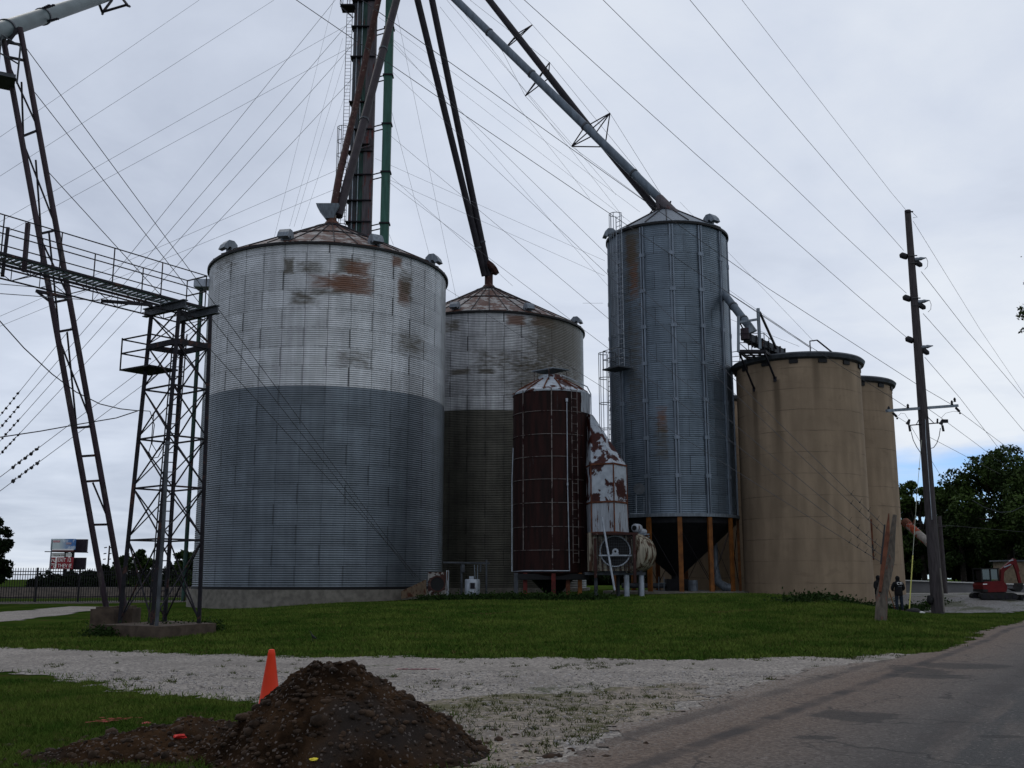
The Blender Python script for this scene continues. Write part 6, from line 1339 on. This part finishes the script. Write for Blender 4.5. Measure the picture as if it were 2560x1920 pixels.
def person(px, py, H_, yaw, label, dist=None, arms='front'):
    g = G(px, py) if dist is None else Vector((P(px, py, dist).x, dist, Z(P(px, py, dist).x, dist)))
    t = thing('person', g, label, 'person'); t.rotation_euler.z = yaw; k = H_/1.75; v = lambda x, y, z: Vector((x*k, y*k, z*k))
    J = {}; Ed = []
    def add(n_, p_, r_, par=None): J[n_] = (p_, r_*k if not isinstance(r_, tuple) else (r_[0]*k, r_[1]*k)); par and Ed.append((par, n_))
    add('pelvis', v(0, 0, .95), (.165, .115)); add('waist', v(0, 0, 1.08), (.165, .115), 'pelvis'); add('chest', v(0, .01, 1.27), (.20, .125), 'waist'); add('collar', v(0, .0, 1.42), (.12, .09), 'chest'); add('neck', v(0, -.02, 1.50), .062, 'collar'); add('head1', v(0, -.03, 1.58), (.085, .10), 'neck'); add('head2', v(0, -.03, 1.66), (.092, .112), 'head1'); add('crown', v(0, -.01, 1.73), (.05, .06), 'head2')
    for s in (-1, 1):
        n_ = 'L' if s < 0 else 'R'
        add(n_+'sh', v(s*.19, 0, 1.39), .075, 'collar'); add(n_+'el', v(s*.29, -.03, 1.13), .058, n_+'sh'); add(n_+'wr', v(s*.17, -.24, 1.02), .036, n_+'el'); add(n_+'palm', v(s*.12, -.30, 1.03), (.030, .040), n_+'wr')
        for f in range(4): add(f'{n_}f{f}', v(s*(.075-.004*f), -.335+.004*f, 1.065-.022*f), .0095, n_+'palm'); add(f'{n_}g{f}', v(s*(.035), -.33+.004*f, 1.055-.022*f), .008, f'{n_}f{f}')
        add(n_+'th', v(s*.09, -.30, 1.075), .010, n_+'palm')
        add(n_+'hip', v(s*.095, 0, .88), .105, 'pelvis'); add(n_+'kn', v(s*.12, -.01, .50), .068, n_+'hip'); add(n_+'an', v(s*.13, .03, .10), .047, n_+'kn'); add(n_+'toe', v(s*.15, -.14, .045), (.042, .038), n_+'an')
    for q in list(J): J[q] = (J[q][0]+Vector((0, 0, 0)), J[q][1])
    skin_mesh('body', J, Ed, M['skin'], t, 'pelvis')
    def shell(name, keys, grow, mat, root_, ext=None):
        JJ = {q: (J[q][0], tuple(np.array(J[q][1])+grow*k) if isinstance(J[q][1], tuple) else J[q][1]+grow*k) for q in keys}
        if ext: JJ.update(ext)
        EE = [e_ for e_ in Ed if e_[0] in JJ and e_[1] in JJ]+([('head2', 'hoodtop')] if ext and 'hoodtop' in ext else [])
        return skin_mesh(name, JJ, EE, mat, t, root_)
    h = shell('hoodie', ['waist', 'chest', 'collar', 'Lsh', 'Rsh', 'Lel', 'Rel', 'Lwr', 'Rwr', 'neck', 'head1', 'head2'], .022, M['hoodie'], 'waist', {'hoodtop': (v(0, .0, 1.745), (.05*k, .06*k)), 'waist': (J['waist'][0], (.187*k, .137*k))})
    J['pelvis'] = (J['pelvis'][0]-v(0, 0, .06), (.085*k, .075*k)); EL = lambda z, a, b_: [Vector(g)+v(a*math.cos(2*PI*i/16), b_*math.sin(2*PI*i/16), z) for i in range(16)]; mb = MB(); mb.loft([EL(.80, .185, .135), EL(.84, .20, .15), EL(1.0, .195, .145), EL(1.13, .186, .136), EL(1.22, .165, .12)]); mb.build('hoodie_hem', M['hoodie'], t, True); shell('jeans', ['pelvis', 'Lhip', 'Rhip', 'Lkn', 'Rkn', 'Lan', 'Ran'], .012, M['jeans'], 'pelvis')
    for s in (-1, 1):
        n_ = 'L' if s < 0 else 'R'; JJ = {'a': (J[n_+'an'][0]+v(0, 0, .03), .062*k), 'b': (J[n_+'an'][0]-v(0, 0, .05), .055*k), 'c': (J[n_+'toe'][0]+v(0, 0, .005), (.05*k, .045*k))}; skin_mesh('boot', JJ, [('a', 'b'), ('b', 'c')], M['boots'], t, 'a')
    # face on the side turned away from the camera
    mb = MB(); mb.ico(v(0, -.155, 1.61), .016*k, 1, 0, (1, 1.3, 1.4)); 
    for s in (-1, 1): mb.ico(v(s*.033, -.135, 1.645), .012*k, 1, 0)
    mb.v = [tuple(Vector(q)+Vector(g)) for q in mb.v]; mb.build('face', M['skin'], t)
    return t, h, k, v, g
t, h, k_, v_, g_ = person(2250, 1533, 1.68, 0, 'person in black hoodie with white lettering, back turned, beside the yellow pole', dist=48.3)
t.rotation_euler.z = PI; t.rotation_euler.z = PI
text('CTI', 0, 0, 6.2, 48.3, M['textwhite'], t, 'lettering', 1.0, PI, off=Vector(g_)+Vector((.150, .262, 1.27)))
lt = t.children[-1]

mb = MB(); mb.box(Vector(g_)+Vector((.0, .26, 1.19)), (.17, .006, .016)); mb.build('small_print', M['galv'], t)
person(2199, 1528, 1.72, .6, 'second person in dark clothes, mostly hidden behind the leaning wooden post', dist=50.5)
t = thing('hot_stick', G(2273, 1530), 'long yellow pole held upright beside the person in the black hoodie', 'pole'); yy = 47.5
mb = MB(); mb.cyl(P(2273, 1528, yy), P(2282, 1388, yy-.2), .028, n=8); mb.build('lower_section', simple('yellow_pole', (.50, .48, .14), .5, 0, .1), t, True)
mb = MB(); mb.cyl(P(2282, 1388, yy-.2), P(2292, 1240, yy-.4), .016, n=6); mb.cyl(P(2292, 1240, yy-.4), P(2304, 1100, yy-.5), .011, n=6); mb.ico(P(2298, 1172, yy-.45), .05, 1, .1); mb.build('upper_section', simple('pale_pole', (.30, .31, .25), .5), t, True)
t = thing('tool_bag', G(2280, 1534), 'black bag with a white cloth at the foot of the yellow pole', 'bag'); g = P(2283, 1528, 46.8); zz_ = Z(g.x, 46.8)
mb = MB(); mb.ico((g.x, 46.8, zz_+.08), .30, 2, .12, (1.3, .8, .55)); mb.build('bag', M['black'], t, True, 180); mb = MB(); mb.ico((g.x+.28, 46.5, zz_+.06), .09, 1, .2, (1.5, 1, .6)); mb.build('white_cloth', M['whitesign'], t)
t = thing('shovel', G(2236, 1520), 'thin orange-handled shovel leaning at the left of the person in black hoodie', 'shovel'); mb = MB(); mb.cyl(P(2221, 1473, 47.6), P(2237, 1522, 47.9), .022, n=6); mb.build('handle', M['orange'], t, True); mb = MB(); mb.box(P(2238, 1525, 47.9), (.2, .03, .28)); mb.build('blade', M['steel_dark'], t)

# ------------------------------------------------------------ foreground: dirt pile, cone, scraps
b = NB('dirt'); n1 = b.noise(1.6, 6, rough=.65); c = b.mix(b.mr(n1, .35, .65), (.012, .0075, .005), (.052, .030, .017)); c = b.mix(b.mr(b.noise(.9, 3), .5, .64), c, (.030, .024, .021)); s = b.sep(b.vor(48, out=1)); c = b.mix(b.m_('MULTIPLY', b.mr(s[1], .93, .97), .8), c, (.13, .11, .10)); b.bump(b.noise(16, 6, rough=.7), 1., .05); M['dirt'] = b.fin(c, .95, 0, .0)
M['clod'] = simple('clod', (.030, .018, .011), .95, 0, .6, 6, bump=.6); b = NB('pebble'); c = b.mix(b.sep(b.vor(20, out=1))[0], (.02, .016, .014), (.15, .13, .12)); M['pebble'] = b.fin(c, .9, 0, .2)
yp = 10.2; pcx = P(838, 1660, yp).x
def pile_h(x, y):
    dx = x-pcx; dy = y-yp
    h1 = .97*np.clip(1-np.sqrt((dx/np.where(dx < 0, 1.22, 1.52))**2+(dy/1.15)**2), 0, 1)**.88
    h1 = np.minimum(h1, .83+.03*np.sin(dx*9))
    h1 = np.maximum(h1, .70*np.clip(1-np.sqrt(((dx+.36)/.62)**2+((dy-.05)/.8)**2), 0, 1)**.5)
    c2 = P(470, 1760, yp+.5).x; h2 = .30*np.clip(1-np.sqrt(((x-c2)/1.0)**2+((y-yp-.4)/.75)**2), 0, 1)**.8
    c3 = P(330, 1790, yp+.0).x; h3 = .16*np.clip(1-np.sqrt(((x-c3)/1.0)**2+((y-yp+.1)/.5)**2), 0, 1)**.8
    h = np.maximum(h1, np.maximum(h2, h3))
    m = np.clip(h/.12, 0, 1); h = h+m*((fbm(x, y, 2.6, 81, 5)-.5)*.28+(fbm(x, y, 8, 83, 4)-.5)*.12)
    return np.where(h > .012, h, -.05)
xs = np.arange(pcx-3.6, pcx+2.0, .022); ys = np.arange(yp-1.6, yp+1.6, .026)
X, Y = np.meshgrid(xs, ys); H_ = pile_h(X, Y); V = np.stack([X.ravel(), Y.ravel(), H_.ravel()], 1); nx = len(xs); i, j = np.meshgrid(np.arange(nx-1), np.arange(len(ys)-1)); a = (j*nx+i).ravel(); Fs = np.stack([a, a+1, a+nx+1, a+nx], 1)
Fs = Fs[(V[Fs][:, :, 2] > 0).any(1)]; u, inv = np.unique(Fs, return_inverse=True)
t = thing('dirt_pile', (pcx, yp, 0), 'heap of dark brown dug-up dirt in the foreground, before the orange cone', 'dirt pile')
raw('heap', V[u], inv.reshape(-1, 4), M['dirt'], True, t)
r = np.random.default_rng(12)
def onpile(n, th=.05): 
    x = r.uniform(pcx-3.4, pcx+1.9, n); y = r.uniform(yp-1.5, yp+1.5, n); h_ = pile_h(x, y); k = h_ > th; return np.stack([x[k], y[k]], 1), h_[k]
p, h_ = onpile(3200); stones('pebbles', p, .0065, M['pebble'], h_, None, t, 4)
p, h_ = onpile(1500, .02); stones('clods', p, .026, M['clod'], h_, None, t, 5)
p = np.stack([r.normal(pcx-.2, 1.6, 1600), r.normal(yp-.2, .85, 1600)], 1); o = stones('clods', p, .024, M['clod'], np.maximum(pile_h(p[:, 0], p[:, 1]), 0)+.005, None, t, 6)
q = P(676, 1700, 12.4); t = thing('traffic_cone', (q.x, 12.4, 0), 'bright orange traffic cone standing behind the dirt heap', 'traffic cone')
M['cone'] = simple('cone_orange', (.62, .040, .012), .5, 0, .08, 3); zt_ = P(676, 1623, 12.4).z
mb = MB(); mb.lathe([(.155, .03), (.150, .04), (.044, zt_-.06), (.046, zt_-.055), (.036, zt_-.02), (.034, zt_-.005), (.02, zt_)], (q.x, 12.4, 0), 28); mb.build('cone_body', M['cone'], t, True, 40)
mb = MB(); mb.box((q.x, 12.4, .018), (.40, .40, .036)); mb.build('base', M['cone'], t)
def scrap(px, py, mt, label, size=.05, sq=(1.4, 1, .5), on=True, d=9.6):
    g = P(px, py, d); lo_ = None
    for dd in np.arange(7.6, 13, .02):
        g = P(px, py, dd)
        if g.z <= max(float(pile_h(np.array([g.x]), np.array([g.y]))[0]), 0): break
    g = Vector(g); mb = MB(); mb.ico(g+Vector((0, 0, .01)), size, 1, .35, sq); o = mb.build('scrap', mt, None); return tag(o, label, 'scrap')
scrap(784, 1901, simple('yellow_bit', (.75, .60, .05), .5), 'small bright yellow scrap low on the dirt heap', .028)
scrap(455, 1844, simple('red_bit', (.45, .02, .015), .6), 'bright red rag at the left foot of the dirt heap', .05); scrap(366, 1810, simple('pink_bit', (.42, .05, .07), .6), 'faded pinkish red scrap on the small dirt heap', .04, (1.2, 1, .3))
M['paintred'] = simple('red_marking', (.16, .022, .014), .9, 0, .4, 8)
def splat(pts, label, mt='paintred', w_=.07, name='paint_mark', h=.026):
    mb = MB(); rr = random.Random(5)
    for px, py in pts:
        g = G(px, py)
        for k in range(11): c_ = Vector((g.x+rr.gauss(0, w_), g.y+rr.gauss(0, w_*.6), g.z+h)); s_ = rr.uniform(.008, .026); mb.add([c_+Vector((math.cos(t_)*s_*1.8, math.sin(t_)*s_, 0)) for t_ in np.arange(0, 6.2, 1.05)], [tuple(range(6))])
    o = mb.build(name, M[mt], None); return tag(o, label, 'paint mark')
splat([(242, 1815), (262, 1812), (285, 1808), (305, 1806)], 'orange-red marking paint on the grass left of the small dirt heap', h=.05)
splat([(345, 1858), (362, 1854), (378, 1850)], 'orange-red marking paint under the left tail of the dirt heap', h=.06)
M['paintpink'] = simple('pink_marking', (.38, .10, .14), .9, 0, .3, 8); splat([(1000+k*11, 1675) for k in range(9)], 'faint pink paint line on the gravel right of the heap', 'paintpink', .05, h=.018)
g = G(783, 1606); t = thing('bird', g, 'tiny dark bird standing on the lawn behind the orange cone', 'bird'); mb = MB(); g = Vector(g)+Vector((0, 0, .03))
mb.loft([[g+Vector((x_+r_*0, r_*math.cos(a_), z_+r_*math.sin(a_))) for a_ in np.arange(0, 6.2, .785)] for x_, z_, r_ in ((.10, .06, .005), (.04, .09, .03), (-.03, .13, .042), (-.06, .19, .028), (-.07, .225, .026), (-.09, .235, .012), (-.12, .23, .003))]); mb.build('body', M['cable'], t, True)
mb = MB()
for s in (-1, 1): mb.cyl(g+Vector((-.01, s*.015, .09)), g+Vector((-.01, s*.02, -.03)), .004, n=4)
mb.build('legs', M['cable'], t)
